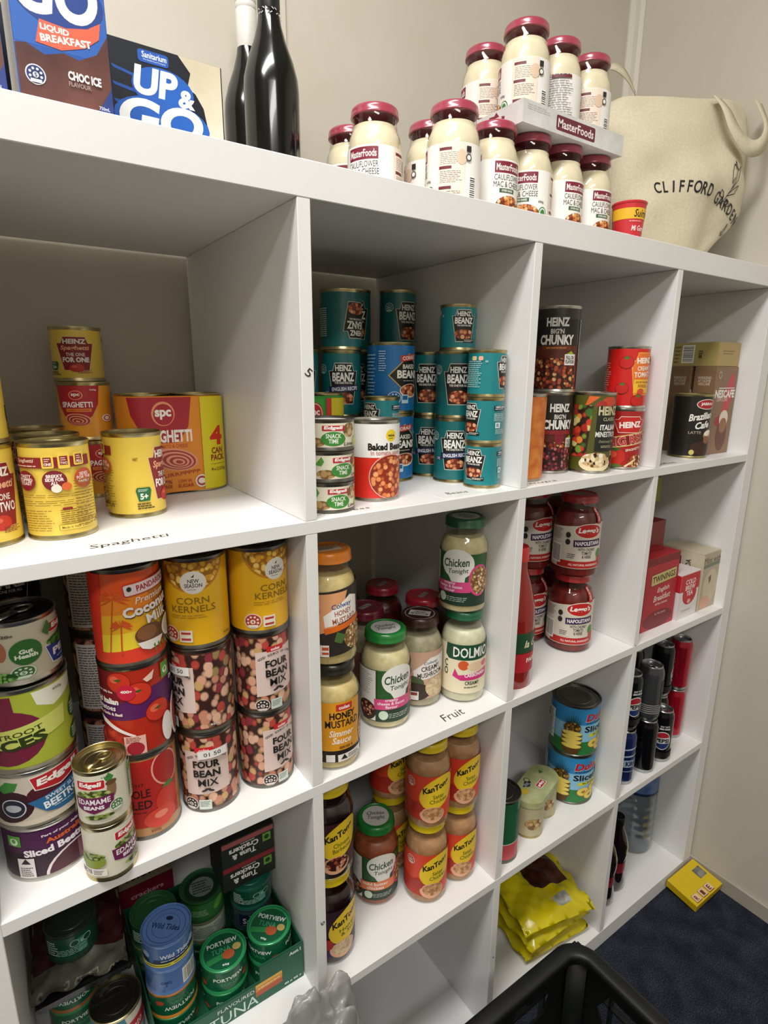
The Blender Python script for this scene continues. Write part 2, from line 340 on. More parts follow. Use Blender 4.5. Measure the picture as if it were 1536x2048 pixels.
@design
def value_beans(A):
    A.r('#f2f0ec', 0, 86, 232, 50); A.e('#eed21f', 14, 93, 9, 9); A.t('#3a3a30', 'value', 14, 93.5, 12, 4, .04); A.bars('#3a3a30', 14, 89, 9, 1.2, 1, .8); A.t('#16140f', 'Baked Beans', 9, 77, 60, 10.5, .05); A.t('#c98a86', 'in tomato sauce', 8, 68, 50, 6.5, .02)
    A.e('#eaa898', 14, 32, 34, 34); A.e('#8c2c14', 14, 32, 32.5, 32.5); A.e(BEANS, 14, 31, 31, 31)
@design
def snack(A):   # reference 37 x 40
    A.r('#e8e2cc', 0, 20, 232, 40); A.e(CHICK, -24, 8, 14, 8); A.e(CHICK, 28, 28, 12, 12); A.p('#5a9a3c', [(-40, 24), (-30, 38), (-26, 30), (-30, 22)]); A.e('#3d8a35', 2, 14, 18, 12); A.t('#f4f4e8', 'SNACK\nTIME', 2, 14.5, 22, 16, .04)
    A.r('#c2222c', 2, 32, 32, 8.5, 0, 1); A.t('#f6f2ee', 'Edgell', 2, 32, 27, 7, .05, .1); A.t('#30281c', 'Lime', 26, 5, 18, 6, .05, .2); A.e('#c9cc5a', 44, 8, 9, 9); A.r('#e9e6e0', 66, 20, 18, 40); A.bars('#4a4a46', 66, 20, 15, 36, 10)
@design
def chunky(A):
    A.r(MINCE, 0, 22, 84, 42); A.r('#5c2412', 0, 52, 84, 18); A.r('#1b1714', 0, 78, 80, 36); A.t('#e6e4dd', 'HEINZ', 0, 92, 38, 12, .04); A.t('#d8d6cf', "BIG'N", 0, 79.5, 22, 7, .03); A.t('#f0eee8', 'CHUNKY', 0, 68, 58, 14, .06); A.r('#6e3317', 0, 57, 50, 6); A.bars('#c98a4e', 0, 57, 34, 3, 1)
    A.p('#9db83a', [(14, 47), (26, 53), (34, 47)]); A.r('#f0efe6', 25, 41, 21, 15); A.t('#26241e', 'FULL ON\nFLAVOUR', 25, 41, 17, 11, .04); A.r('#d9d5c8', 49, 70, 5, 52); A.bars('#3a3834', 49, 70, 4, 50, 20)
@design
def chunky_red(A):
    chunky(A); A.e('#7c1f2a', 0, 49, 9, 10); A.r(KIDNEY, 0, 18, 84, 34); A.r('#8c2424', 0, 57, 50, 6)
@design
def minestrone(A):
    A.r('#55561f', 0, 100, 232, 20); A.p('#e0662c', [(-36, 92), (-10, 108), (-28, 109)]); A.e('#c8442c', 10, 101, 16, 7); A.e('#a8322a', -6, 96, 10, 6); A.p(VEG, [(-56, 96), (-20, 96), (-26, 20), (-56, 20)]); A.r('#1f211d', 12, 62, 50, 66); A.t('#cfc29a', 'HEINZ', 10, 88, 42, 13, .04); A.t('#bcb28e', 'CLASSIC', 12, 76, 28, 5, .02)
    A.t('#f2f0ea', 'ITALIAN', 12, 64, 36, 8, .03); A.t('#f2f0ea', 'MINESTRONE', 12, 54, 50, 8, .03); A.t('#b8ae8a', 'Deliciously Thick', 12, 43, 36, 5, .0, .2); A.bars('#b8ae8a', 12, 36, 28, 4, 2); A.t('#c9bf9c', '2', 22, 26, 5, 6, .02)
    A.e('#e8d8ae', -8, 11, 29, 12.5); A.e(blob('picture_bean_salad', ['#ead9b4', '#2c1410', '#d9b777', '#6d2f1c', '#f2e9d4'], '#c9ae7c', 150, .5), -8, 16, 26, 11); A.e('#74221c', 32, 12, 10, 9)
@design
def bigred(A):
    keystone(A, 2, 84, 30, 15, '#c9231f', '#eadfd2', 1.2); A.t('#f6f1ea', 'HEINZ', 3, 84, 42, 12, .05, 0, 4); A.p('#e6c277', [(-44, 34), (44, 50), (44, 74), (-44, 56)]); A.p('#7c1016', [(-44, 36), (44, 52), (44, 72), (-44, 54)]); A.t('#e8d8bd', 'BIG RED', 3, 54, 72, 19, .07, 0, 11); A.t('#c9202a', 'BIG RED', 3, 54, 70, 17, .02, 0, 11); A.t('#f2dfc8', 'SPAGHETTI', 12, 36, 30, 5, .03, 0, 11)
    A.e('#c4281c', -22, 20, 20, 18); A.e('#e35a3c', -26, 25, 9, 7); A.p('#3c6b24', [(-30, 36), (-20, 31), (-10, 36), (-20, 38)]); A.e('#55702c', -22, 3, 16, 3); A.e(PASTA, 20, 12, 17, 12); A.p('#e8d2a8', [(-4, 2), (18, 18), (20, 15), (0, 0)])
@design
def creamtom(A):
    keystone(A, 6, 62, 27, 40, '#e8762c', '#f0c24a', 1.2); A.r('#efc033', 6, 38, 40, 26); A.t('#f7efe2', 'HEINZ', 6, 88, 36, 11, .05, 0, 3); A.t('#f7f0e4', 'CREAMY', 6, 73, 32, 8.5, .03, 0, 3); A.t('#faf4ea', 'TOMATO', 6, 61, 42, 10.5, .05, 0, 3); A.t('#b3411c', 'SOUP FOR ONE', 6, 46, 34, 4, .02); A.bars('#b3411c', 6, 39, 24, 6, 2)
    for x, y, R in ((-30, 84, 12), (-34, 34, 11), (-4, 10, 12), (44, 88, 10)): A.e('#8c1018', x, y, R + 1, R + .4); A.e('#c81f1c', x, y, R, R * .93); A.p('#4a7a2c', [(x - 5, y + R * .8), (x, y + R * .4), (x + 5, y + R * .8), (x, y + R)])
    A.e('#d9482c', 0, 28, 7, 6); A.bars('#e8a894', -70, 55, 26, 60, 14, .35)
@design
def orangesoup(A):
    A.r(ORA, 0, 55, 232, 108); A.r('#2a201a', -46, 62, 40, 34); A.t('#efe0c8', 'SOUP', -46, 62, 30, 12)
@design
def jarrah(A):
    A.e('#e6dfd6', 12, 96, 23, 9.5); A.e('#a8202c', 12, 96, 21.5, 8.3); A.t('#f3ece4', 'JARRAH', 12, 96, 30, 6.5, .04); A.t('#f0ece4', 'Brazilian', 2, 74, 50, 13, .03, .3, 8); A.t('#f0ece4', 'Cafe', 6, 58, 30, 13, .03, .3, 8); A.t('#a89c8c', 'LATTE', -8, 44, 24, 5, .02)
    A.e('#3a2018', 16, 16, 30, 14); A.e('#c9a27a', 22, 40, 12, 9, 10); A.e('#8c5a3a', 20, 32, 9, 9); A.e('#f0e8da', 22, 43, 10.5, 5.5, 10); A.e('#c9bc6a', -10, 7, 5, 5)
@design
def fourbean(A):
    A.r(FOURB, 0, 55, 232, 106, 0); A.p('#dcc6bd', [(-29, 88), (29, 91), (29, 26), (-29, 21)]); A.r('#c8232c', -2, 91, 24, 8); A.t('#f4e4e0', 'coles', -2, 90.5, 13, 4.4, .04); A.arc('#3a322e', 'GOOD SOURCE OF FIBRE', 0, 84, 46, 3.2, 68, .03, 2.3)
    A.t('#1a1714', 'FOUR', 0, 70, 33, 11, .04); A.t('#1a1714', 'BEAN', 0, 56, 33, 11, .04); A.t('#1a1714', 'MIX', 1, 42, 25, 11, .04); A.e('#2a2420', -4, 30, 4, 1.6, 20); A.e('#2a2420', 4, 30, 4, 1.6, -20); A.e('#2a2420', 0, 32.4, 3.6, 1.5)
    A.stars(-22, 9, 9.5, '#d9cfc8', '#2a201d', '5'); A.r('#cfd8cf', -4, 9, 15, 15); A.bars('#5c7a68', -4, 10, 12, 9, 4); A.t('#ded4cc', '420g', 50, 8, 11, 4.4, .03)
    A.r('#d9cfc9', 116, 55, 36, 96); A.bars('#5a4f4a', 116, 55, 30, 90, 24, .4)
@design
def fourbean_tag(A):
    fourbean(A); A.r('#ece9e4', 8, 86, 34, 12, 3); A.t('#5c5a58', '01 50', 8, 86, 20, 6, .02, 0, 3)
@design
def corn(A):
    A.e('#c9841c', 0, 116, 41, 45); A.e(CORN, 0, 116, 38, 42); A.e('#e9e4da', 2, 84, 15, 15); A.t('#2c2a28', 'NEW\nSEASON', 2, 83, 20, 11, .03); A.p('#2c2a28', [(0, 91), (4, 95), (3, 91)]); A.bars('#5a5650', 2, 75, 14, 1.5, 1)
    A.t('#8a6a16', 'CORN', 0, 60, 38, 9, .005); A.t('#8a6a16', 'KERNELS', 0, 49, 52, 9, .005); A.bars('#b08a20', 0, 39, 56, 6, 2, .35); A.stars(-30, 14, 11, '#efe2d2', '#b83a2c', '4'); A.r('#efe2d2', -10, 13, 15, 16); A.r('#b83a2c', -10, 17, 11, 3); A.r('#b83a2c', -10, 9, 11, 3); A.t('#7a5c12', '420g', 40, 8, 11, 4, .02)
@design
def coconut(A):
    A.p('#ee8a22', [(-60, 84), (60, 84), (60, 14), (-60, 14)]); A.p('#f2b524', [(-60, 58), (60, 66), (60, 14), (-60, 14)]); A.p('#f6da3a', [(-60, 34), (60, 44), (60, 14), (-60, 14)]); A.p('#c9761c', [(10, 84), (60, 84), (60, 60), (20, 60)]); A.p('#e8432c', [(-60, 12), (60, 24), (60, 0), (-60, 0)]); A.p('#e83a24', [(-62, 110), (-38, 110), (-44, 10), (-62, 10)])
    for (bx, by, tx, ty, s) in ((-34, 14, -26, 80, 18), (-22, 12, -20, 48, 12)):
        A.p('#d3581c', [(bx - .6, by), (bx + .8, by), (tx + .8, ty), (tx - .6, ty)])
        for k in range(9):
            a = rad(-30 + k * 30); A.p('#dd5a1e', [(tx, ty), (tx + s * .55 * cos(a) - 2 * sin(a), ty + s * .5 * sin(a) + 2), (tx + s * cos(a), ty + s * .6 * sin(a) - 3), (tx + s * .5 * cos(a), ty + s * .4 * sin(a) - 1.5)])
    A.r('#c4323a', 12, 92, 54, 15, 6, 2); A.r('#ecd6d8', 12, 92, 52, 13, 6, 2); A.t('#a82634', 'PANDAROO', 17, 92.6, 38, 7.5, .03, 0, 6); A.e('#2a2a2a', -9, 91, 2.4, 3); A.t('#f3e6d4', 'Premium', 14, 78, 38, 8, .01, .3, 7)
    A.t('#3a1c14', 'Coconut', 11.5, 65.4, 58, 14, .09, 0, 8); A.t('#f7efe8', 'Coconut', 11, 66, 57, 13, .05, 0, 8); A.t('#3a1c14', 'Milk', 20.5, 51.4, 30, 14, .09, 0, 8); A.t('#f7efe8', 'Milk', 20, 52, 29, 13, .05, 0, 8)
    A.e('#6b4026', 8, 32, 16, 13); A.e('#8a5a3a', 5, 34, 11, 9); A.e('#5a3a22', 34, 30, 15, 15); A.e('#efeae4', 37, 31, 13, 14); A.e('#c9c4bf', 37, 31, 10, 11); A.p('#efe9e2', [(-6, 24), (24, 24), (18, 14), (6, 12), (-2, 16)])
    for k in range(6): A.p('#4a8a2c', [(10 + k * 5, 16), (12 + k * 5, 18), (14 + k * 7, 4)])
@design
def dicedtom(A):
    A.p('#571a5c', [(-116, 80), (116, 86), (116, 52), (-116, 40)]); A.p('#7a1420', [(-116, 110), (-10, 110), (0, 70), (-116, 60)])
    for x, y, R in ((-6, 96, 13), (14, 80, 14), (34, 50, 14)): A.e('#8c1414', x, y, R + .6, R + .4); A.e('#cf3420', x, y, R, R * .95); A.e('#e8694c', x - 4, y + 4, R * .4, R * .35); A.p('#3c5a1c', [(x - 5, y + 3), (x, y + 1), (x + 5, y + 4), (x, y + 5)])
    A.p('#e9c9b8', [(20, 97), (33, 105), (30, 94), (24, 92)]); A.e('#c81f3c', 2, 83, 10, 10); A.t('#f6e4e0', '400g', 2, 84, 12, 5, .04); A.t('#f0dcd4', 'of your daily five', -26, 84, 26, 4, .04, 0, -4); A.t('#f7f2ee', 'Diced Italian', -28, 72, 42, 8, .05, 0, -2); A.t('#f7f2ee', 'Tomatoes', -28, 63, 34, 7, .05, 0, -2); A.t('#f0dcd4', 'Onion, Garlic & Basil', -24, 54.5, 40, 4.6, .05, 0, -2)
    A.r('#58a03c', 48, 98, 13, 20); A.e('#e3efd8', 48, 97, 4, 4.6); A.e('#58a03c', 48, 98, 2, 2.6); A.t('#efe2e8', 'Diced', 62, 82, 14, 6, .04, 0, -4)
    A.e('#8c1814', -20, 16, 22, 20); A.e(noisy('picture_chopped_tomato', '#7c1410', '#c9402a', 140), -20, 17, 19, 17); A.p('#eadfe0', [(-34, 50), (-24, 46), (8, 26), (6, 24), (-30, 42)]); A.e('#eeeae6', 44, 22, 8, 20); A.r('#e8b8a8', 6, 10, 22, 30); A.e('#a82434', 6, 8, 9, 9); A.bars('#8c4040', 6, 20, 18, 8, 4)
    A.e('#eae0dc', 62, 28, 12, 30); A.e('#8c1c1c', 64, 28, 10, 27)
@design
def wholetom(A):
    A.r('#b3241f', 0, 60, 96, 96); A.t('#5a1414', 'Italian', -10, 76, 30, 7, 0, .3); A.t('#2c0f10', 'WHOLE', -8, 62, 40, 12, .02); A.t('#2c0f10', 'PEELED', -8, 46, 42, 12, .02); A.bars('#5a1414', -6, 35, 26, 3, 1); A.e('#e6a294', 33, 88, 18, 25, 10); A.e('#a82420', 33, 88, 16, 23, 10)
    A.e('#c9321f', 32, 44, 15, 18); A.e('#d3402c', 22, 22, 20, 14); A.e('#e8836a', 22, 26, 8, 5); A.p('#4a7a2c', [(24, 62), (34, 68), (44, 62), (34, 60)]); A.t('#8c3020', '400g', 14, 5, 12, 4)
@design
def edamame(A):   # 32.5 x 78
    A.r('#ddd9c4', 0, 39, 204, 76); A.p('#3f8a3a', [(14, 70), (20, 78), (26, 70), (20, 60)]); A.r('#f2ece6', -4, 63, 38, 15, 0, 2); A.r('#c2222c', -4, 63, 36, 13, 0, 2); A.t('#f6f2ee', 'Edgell', -4, 63, 29, 9, .05, .1); A.e('#8c6a4a', 22, 52, 6, 14); A.e('#6b4a32', 22, 62, 7, 4)
    A.e(EDA, -2, 47, 22, 8); A.p('#6d2352', [(-28, 44), (24, 44), (22, 26), (-2, 18), (-26, 26)]); A.t('#f4eef0', 'EDAMAME', -2, 37, 42, 8.5, .03); A.t('#f4eef0', 'BEANS', -2, 27.5, 26, 6, .04); A.stars(26, 24, 9, '#dfe8d2', '#4a7a4a', '5'); A.e(EDA, 4, 13, 18, 4)
    A.e('#8a9a3a', -54, 30, 18, 12); A.e(EDA, -54, 38, 18, 6); A.r('#efeae0', -56, 12, 40, 12); A.t('#5a2a44', 'PERFECT FOR', -64, 12, 18, 8, .03); A.bars('#6a5c58', -46, 12, 14, 8, 4); A.t('#4a5a34', '125g', 16, 74, 9, 3.6); A.r('#cfe0c4', 58, 45, 18, 60); A.bars('#3f5c40', 58, 45, 15, 56, 12); A.p('#4f9a44', [(46, 66), (52, 74), (58, 66), (52, 58)])
@design
def peas(A):
    A.r('#c4bda6', 0, 39, 204, 76)
    for x in (-34, 56):
        A.p('#dfe8ee', [(x - 26, 38), (x + 26, 38), (x + 20, 10), (x, 4), (x - 20, 10)]); A.p('#27418c', [(x - 25, 37), (x + 25, 37), (x + 19, 11), (x, 6), (x - 19, 11)]); A.t('#e9ecf2', 'PEAS', x, 25, 36, 11, .04); A.bars('#cfd6ea', x, 15, 26, 3, 1); A.e(PEAS, x, 42, 24, 8); A.r('#ece6e0', x - 2, 62, 38, 15, 0, 2); A.r('#b8232c', x - 2, 62, 36, 13, 0, 2); A.t('#f6f2ee', 'Edgell', x - 2, 62, 29, 9, .05, .1); A.e('#a8684a', x + 28, 44, 5, 14)
    A.e('#2f6b2c', 14, 40, 13, 18); A.t('#e6f0e0', 'Gut\nHealth', 14, 38, 18, 13, .05); A.stars(10, 12, 10, '#cfe0c4', '#3f6b3a', '5'); A.e(PEAS, -8, 8, 14, 7); A.t('#3a3a30', '220g', 0, 66, 12, 5, .03); A.p('#3d6b34', [(28, 62), (34, 76), (38, 64), (33, 54)])
@design
def golden(A):   # 42 x 90 reference
    A.r('#a8b43a', 0, 45, 264, 88); A.p('#e9ead8', [(10, 88), (70, 88), (60, 74), (30, 64), (14, 72)]); A.e('#74203c', -20, 38, 40, 34); A.p('#74203c', [(-36, 88), (-8, 88), (-6, 62), (-38, 62)]); A.e('#8c3a52', -34, 50, 14, 12); A.e('#a8243c', -54, 54, 17, 17); A.t('#f2e6e2', 'golden\ncircle', -54, 54, 24, 17, .03)
    A.p('#c9d06a', [(-70, 16), (40, 36), (42, 60), (-70, 38)]); A.t('#3c4a18', 'BEETROOT', -14, 41, 62, 6, .02, 0, 10); A.t('#2c3a14', 'SLICES', -18, 29, 76, 14, .05, 0, 10); A.e('#2f5a2c', 60, 44, 12, 13); A.bars('#dfe8cf', 60, 44, 16, 16, 4); A.e('#2f5a2c', 58, 14, 12, 11); A.bars('#dfe8cf', 58, 14, 16, 14, 4); A.t('#7a7a60', '450g', 36, 82, 12, 4)
@design
def edgell_beet(A):
    A.r('#cfc6b6', 0, 32, 264, 64); A.e('#3a1520', -36, 26, 26, 22); A.e('#501a2a', 18, 38, 34, 16); A.p('#3f8a3a', [(-44, 50), (-34, 60), (-22, 58), (-26, 48), (-38, 44)]); A.e('#20243a', -30, 24, 14, 14); A.e('#d9d6dc', -30, 24, 12.6, 12.6); A.e('#20243a', -30, 24, 11.4, 11.4); A.e('#b8b8c4', -30, 24, 8, 5)
    A.p('#f0e9e2', [(-12, 62), (46, 68), (46, 50), (16, 40), (-8, 44)]); A.p('#b8232c', [(-11, 61), (45, 67), (45, 51), (16, 41.5), (-7, 45)]); A.t('#f6f2ee', 'Edgell', 17, 54.5, 46, 12, .05, .1, 6); A.p('#2f6b9c', [(-16, 30), (46, 44), (60, 44), (50, 14), (18, 6), (0, 12)]); A.t('#e6eef4', 'SWEET SLICED', 22, 33, 44, 5, .03, 0, 8); A.t('#f2f6f8', 'BEETROOT', 25, 24, 54, 10, .03, 0, 8); A.bars('#cfe0ea', 24, 15, 34, 2.4, 1)
    A.e('#ddd0bc', 6, 3, 36, 5)
@design
def ww_beet(A):
    A.r('#4a1648', 0, 32, 264, 64); A.e('#2c0f24', -30, 10, 60, 26); A.e('#e6d8dc', 22, -4, 33, 34); A.e('#4c1a2c', 23, -4, 31, 32); A.r('#8c5c6a', 36, 12, 24, 28); A.t('#e8dcea', 'Part of your daily five', 14, 57, 48, 4, .04, 0, 4); A.t('#d9622c', 'Australian', 16, 49, 46, 7, .05, 0, 4); A.t('#f4eef4', 'Sliced Beetroot', 10, 37, 78, 10, .06, 0, 4); A.r('#58a03c', -38, 52, 15, 15); A.e('#e3efd8', -38, 51, 4.6, 5); A.e('#58a03c', -38, 52, 2.4, 3)
    A.r('#e6e2e0', -28, 14, 17, 28); A.p('#20202a', [(-33, 20), (-23, 20), (-28, 28)]); A.bars('#4a4a4a', -28, 9, 13, 14, 5)
@design
def dole(A):   # 42 x 110
    A.p('#2f8ac4', [(-132, 110), (132, 110), (132, 60), (-132, 60)]); A.r('#8cc4e0', 0, 52, 264, 40); A.p('#2c7a3c', [(-132, 30), (132, 34), (132, 0), (-132, 0)])
    for x0 in (0, 100):
        A.t('#e9edf4', 'Dole', x0 + 20.5, 88.5, 50, 19, .1, .15); A.t('#b8232c', 'Dole', x0 + 20, 89, 48, 18, .06, .15); A.t('#2a3a5c', 'Pineapple', x0 + 20, 76, 44, 6, .02); A.t('#16181c', 'Slices', x0 + 20, 62, 50, 15, .03); A.r('#d9d23a', x0 + 27, 47, 46, 8, 2); A.t('#2c4a24', 'in Juice', x0 + 27, 47, 28, 5.6, .04)
        for q, (x, y) in enumerate(((16, 26), (40, 32), (30, 16), (60, 60))): A.e('#b8862c', x0 + x, y, 13, 11); A.e('#ecd262', x0 + x, y + .6, 12, 10); A.e('#a87a28', x0 + x, y, 4, 3.4)
    x = -26
    for k in range(9): A.p('#2c3f1c', [(x - 8 + k * 2, 74), (x - 6 + k * 2, 74), (x + (k - 4) * 4.4, 104 - abs(k - 4) * 4)])
    A.e(blob('picture_pineapple', ['#8a6a24', '#b08a34', '#6b4a18'], '#3a2a10', 200, .42), x, 66, 14, 13)
    for k in range(4): A.e('#6b4a18', x, 50 - k * 10, 17, 6.5); A.e('#ecd262', x, 53 - k * 10, 16, 5.4)
    A.e('#5a3c14', x, 10, 13, 7); A.r('#dfe6ea', -66, 60, 16, 70); A.bars('#3a4a5a', -66, 60, 13, 64, 14)
@design
def pep(A):
    for x in (0, 104):
        A.e('#d9d8d6', x, 50, 28, 27); A.e('#d4d3d1', x, 50, 26, 25); A.p('#a81f2c', [(x + 25.5 * cos(rad(a)), 50 + 24.5 * sin(rad(a))) for a in range(24, 170, 10)]); A.p('#1c2f6b', [(x + 25.5 * cos(rad(a)), 50 + 24.5 * sin(rad(a))) for a in range(204, 350, 10)])
        A.t('#12131a', 'PEPSI', x, 50, 44, 12, .08); A.t('#e3e3e0', 'MAX TASTE', x + 4, 92, 30, 4.5, .04); A.t('#e3e3e0', 'ZERO SUGAR', x + 4, 85, 36, 5, .05); A.e('#7c8284', x - 24, 9, 8, 7)
    A.r('#140f14', 0, 8, 232, 16)
@design
def blackplain(A):
    A.bars('#8a8a8a', 60, 20, 40, 24, 6, .4)
@design
def greybands(A):
    for k in range(5): A.r('#9a9a9a', 0, 8 + k * 5.5, 232, 2.2)
    A.r('#2c2c2e', 0, 62, 40, 66)
@design
def bluecan(A):
    A.p('#a8b4cc', [(-60, 84), (60, 96), (60, 92), (-60, 80)]); A.p('#a8b4cc', [(-60, 66), (60, 74), (60, 70), (-60, 62)]); A.r('#9cb0c8', 0, 46, 232, 20); A.t('#141c3a', 'KIRKS', 0, 46, 46, 14, .05); A.r('#a8b4cc', 0, 24, 232, 1.6)
@design
def tuna_green(A):    # 32.5 x 40
    for x in (-66, 2, 70): A.t('#e6efe8', 'PORTVIEW', x, 25, 44, 7.5, .03); A.t('#3f9a68', 'TUNA', x, 14, 26, 6, .0); A.e('#a8482c', x + 28, 12, 6, 5)
@design
def tuna_blue(A):
    for x in (-68, 0, 68): A.t('#e6ecf4', 'Wild Tides', x, 22, 42, 8, .03); A.e('#9cb4d8', x + 26, 24, 6, 6); A.r('#16244a', x, 13, 60, 6); A.bars('#dfe6f0', x, 14, 40, 3, 1)
    A.r('#d9cf3a', 0, 6, 204, 7); A.bars('#3a3414', 0, 6, 160, 3, 1)
@design
def tuna_blue_back(A):
    A.t('#24345c', 'OMG\n3', -16, 16, 14, 12, .03); A.barcode(18, 18, 24, 32); A.bars('#24345c', -50, 18, 30, 24, 6, .3)
@design
def salmon(A):
    for x in (-68, 0, 68): A.p('#14203c', [(x - 26, 4), (x + 26, 4), (x + 26, 34), (x - 26, 34)]); A.t('#dfe4ea', 'Salmon', x, 17, 40, 14, .01); A.bars('#b8c8d8', x, 31, 20, 3, 1); A.r('#a86a7a', x, 6, 40, 2)
    A.e('#6b4a3a', 36, 20, 8, 10)
@design
def teal_tuna(A):
    A.r('#3f8a78', 14, 20, 12, 26); A.bars('#9cc4b4', 0, 14, 40, 12, 4); A.t('#d8e8e0', 'GF  DF', 10, 26, 18, 5, .03); A.e('#9cc4b4', 4, 27, 6, 6); A.e('#0f4a38', 4, 27, 4.8, 4.8); A.e('#9cc4b4', 20, 27, 6, 6); A.e('#0f4a38', 20, 27, 4.8, 4.8); A.bars('#cfe0d8', -26, 22, 18, 26, 6)
@design
def green_white(A):
    A.r('#b8c4b4', 0, 20, 204, 36); A.bars('#4a6a50', 0, 20, 150, 28, 6, .35)
@design
def green_leaf(A):
    A.r('#2f6b34', 0, 20, 204, 38); A.e('#5a9a3c', 24, 26, 8, 14, -30); A.bars('#a8c49c', -10, 18, 34, 16, 5, .35)
@design
def generic_red(A):
    A.p('#2f7a8c', [(-60, 78), (10, 78), (4, 52), (-50, 50)]); A.p('#d9cfc4', [(0, 78), (34, 78), (30, 40), (6, 44)]); A.p('#c42a3c', [(-30, 60), (40, 66), (40, 40), (-26, 34)]); A.t('#f0e6e6', 'Tomato', 8, 50, 36, 14, .05, .2, 6); A.p('#7ab03c', [(-40, 40), (-26, 44), (-24, 34), (-38, 30)])
@design
def redgreen(A):     # 37 x 130
    A.r('#c94f58', 0, 20, 232, 36); A.r('#1f5c3c', 0, 74, 232, 70); A.r('#dfe4dc', 0, 38.5, 232, 1.5)
@design
def spc_green(A): pass
@design
def twin(A):      # 32.5 x 78, chick peas
    A.r('#b9b28c', 0, 39, 204, 76); A.e(CHICK, 0, 30, 20, 14); A.r('#dfe0da', 50, 40, 44, 60); A.bars('#4a4f4a', 50, 44, 38, 50, 12)
SLEEVE = dict(beanz_big='#14696b', beanz_english='#14696b', beanz_small='#178086', spag_two='#f0cf52', spag_one='#f0cf52', spc_can='#e39a2c', corale='#1a6fb0', value_beans='#dc2a1c', snack='#e8e2cc', chunky='#262320', chunky_red='#262320',
    minestrone='#55561f', bigred='#a81a1c', creamtom='#d11f1c', orangesoup='#c8662a', jarrah='#17130f', fourbean='#5a3428', fourbean_tag='#5a3428', corn='#efb71c', coconut='#e8571f', dicedtom='#b32c18', wholetom='#b3844e', edamame='#ddd9c4', peas='#c4bda6',
    golden='#a8b43a', edgell_beet='#cfc6b6', ww_beet='#4a1648', dole='#8cc4e0', pep='#121216', blackplain='#101012', greybands='#5f6062', bluecan='#1c2f6b', tuna_green='#0f5a3a', tuna_blue='#4a6ea8', tuna_blue_back='#4a6ea8', salmon='#3c4a50', teal_tuna='#0f4a38',
    green_white='#b8c4b4', green_leaf='#2f6b34', generic_red='#a8bcb8', redgreen='#1f5c3c', spc_green='#2f8a2c', twin='#b9b28c')
REF = {}
for k in ('beanz_small', 'edamame', 'peas', 'generic_red', 'twin'): REF[k] = (32.5, 78)
for k in ('tuna_green', 'tuna_blue', 'tuna_blue_back', 'salmon', 'teal_tuna', 'green_white', 'green_leaf'): REF[k] = (32.5, 40)
REF['snack'] = (37, 40); REF['golden'] = (42, 90); REF['edgell_beet'] = REF['ww_beet'] = (42, 65); REF['dole'] = (42, 110); REF['redgreen'] = (37, 130)

# ---------------------------------------------------------------- cans
ME = {}
def memo(key, fn):
    if key not in ME: ME[key] = fn()
    return ME[key]
CANPROF = lambda r, h: [(0, .003), (r * .93, .003), (r * .95, 0), (r, .0004), (r, .0028), (r * .972, .0046), (r * .972, h - .0046), (r, h - .0028), (r, h - .0004), (r * .975, h), (r * .95, h - .0004), (r * .945, h - .0038)]
def can(key, label, x, y, z, r, h, yaw, metal=GOLD, group=None, lid=None, flip=False, pull=False, sleeve=None, name='food_can'):
    """a tin: body, end, printed label; yaw is the direction the middle of the label faces"""
    t = thing(name, label, 'can', (x, y, z + (h if flip else 0)), rad(yaw - 90) if flip else rad(yaw + 90), group, pi if flip else 0)
    mk = metal.name
    link('body', memo(('body', mk, r, h), lambda: lathe('can_body', CANPROF(r, h), metal)), t)
    lm = lid or metal
    link('can_end', memo(('end', lm.name, r, h), lambda: lathe('can_end', [(r * .946, h - .0036), (r * .86, h - .0036), (r * .84, h - .0028), (r * .80, h - .0028), (r * .78, h - .0038), (r * .60, h - .0038), (r * .58, h - .0031), (r * .55, h - .0031), (r * .53, h - .0036), (0, h - .0036)], lm)), t)
    rf = REF.get(key, (37, 110)); rl = r * .9735
    sc = m(sleeve or SLEEVE[key], .35, 0, .25)
    def mk_label():
        A = Art((0, rf[1])); D[key](A)
        me = A.build('label_print', cyl_map(rl, rl / (rf[0] * .001) , (h - .0096) / (rf[1] * .001), .0048)) if A.items else None
        sl = lathe('label_sleeve', [(rl, .0048), (rl, h - .0048)], sc)
        return sl, me
    sl, me = memo(('lab', key, r, h, sc.name), mk_label)
    lo = link('label', sl, t)
    if me: link('print', me, lo)
    if pull: ring_pull(t, r, h, metal)
    return t
def ring_pull(t, r, h, metal, z=None):
    def mk():
        b = bmesh.new(); n, q = 20, 6; R, a = r * .27, r * .045; vs = []
        for i in range(n):
            A_ = 2 * pi * i / n; row = []
            for j in range(q):
                B_ = 2 * pi * j / q; rr = R + a * cos(B_); row.append(b.verts.new((rr * cos(A_) * .85, rr * sin(A_) - r * .22, a * sin(B_) + a)))
            vs.append(row)
        for i in range(n):
            for j in range(q): b.faces.new((vs[i][j], vs[(i + 1) % n][j], vs[(i + 1) % n][(j + 1) % q], vs[i][(j + 1) % q]))
        bmesh.ops.create_cube(b, size=1, matrix=Matrix.Translation((0, r * .34, a)) @ Matrix.Diagonal((r * .3, r * .6, a * 1.2, 1)))
        return fromb('ring_pull', b, metal, True)
    link('ring_pull', memo(('pull', r, metal.name), mk), t, (0, 0, (h - .0036) if z is None else z), (0, 0, rad(150)))
def stack(n0, keys, labels, x, y, z, r, h, yaws, **kw):
    for i, (k, l, yw) in enumerate(zip(keys, labels, yaws)): can(k, l, x, y, z + i * h, r, h, yw, **kw)

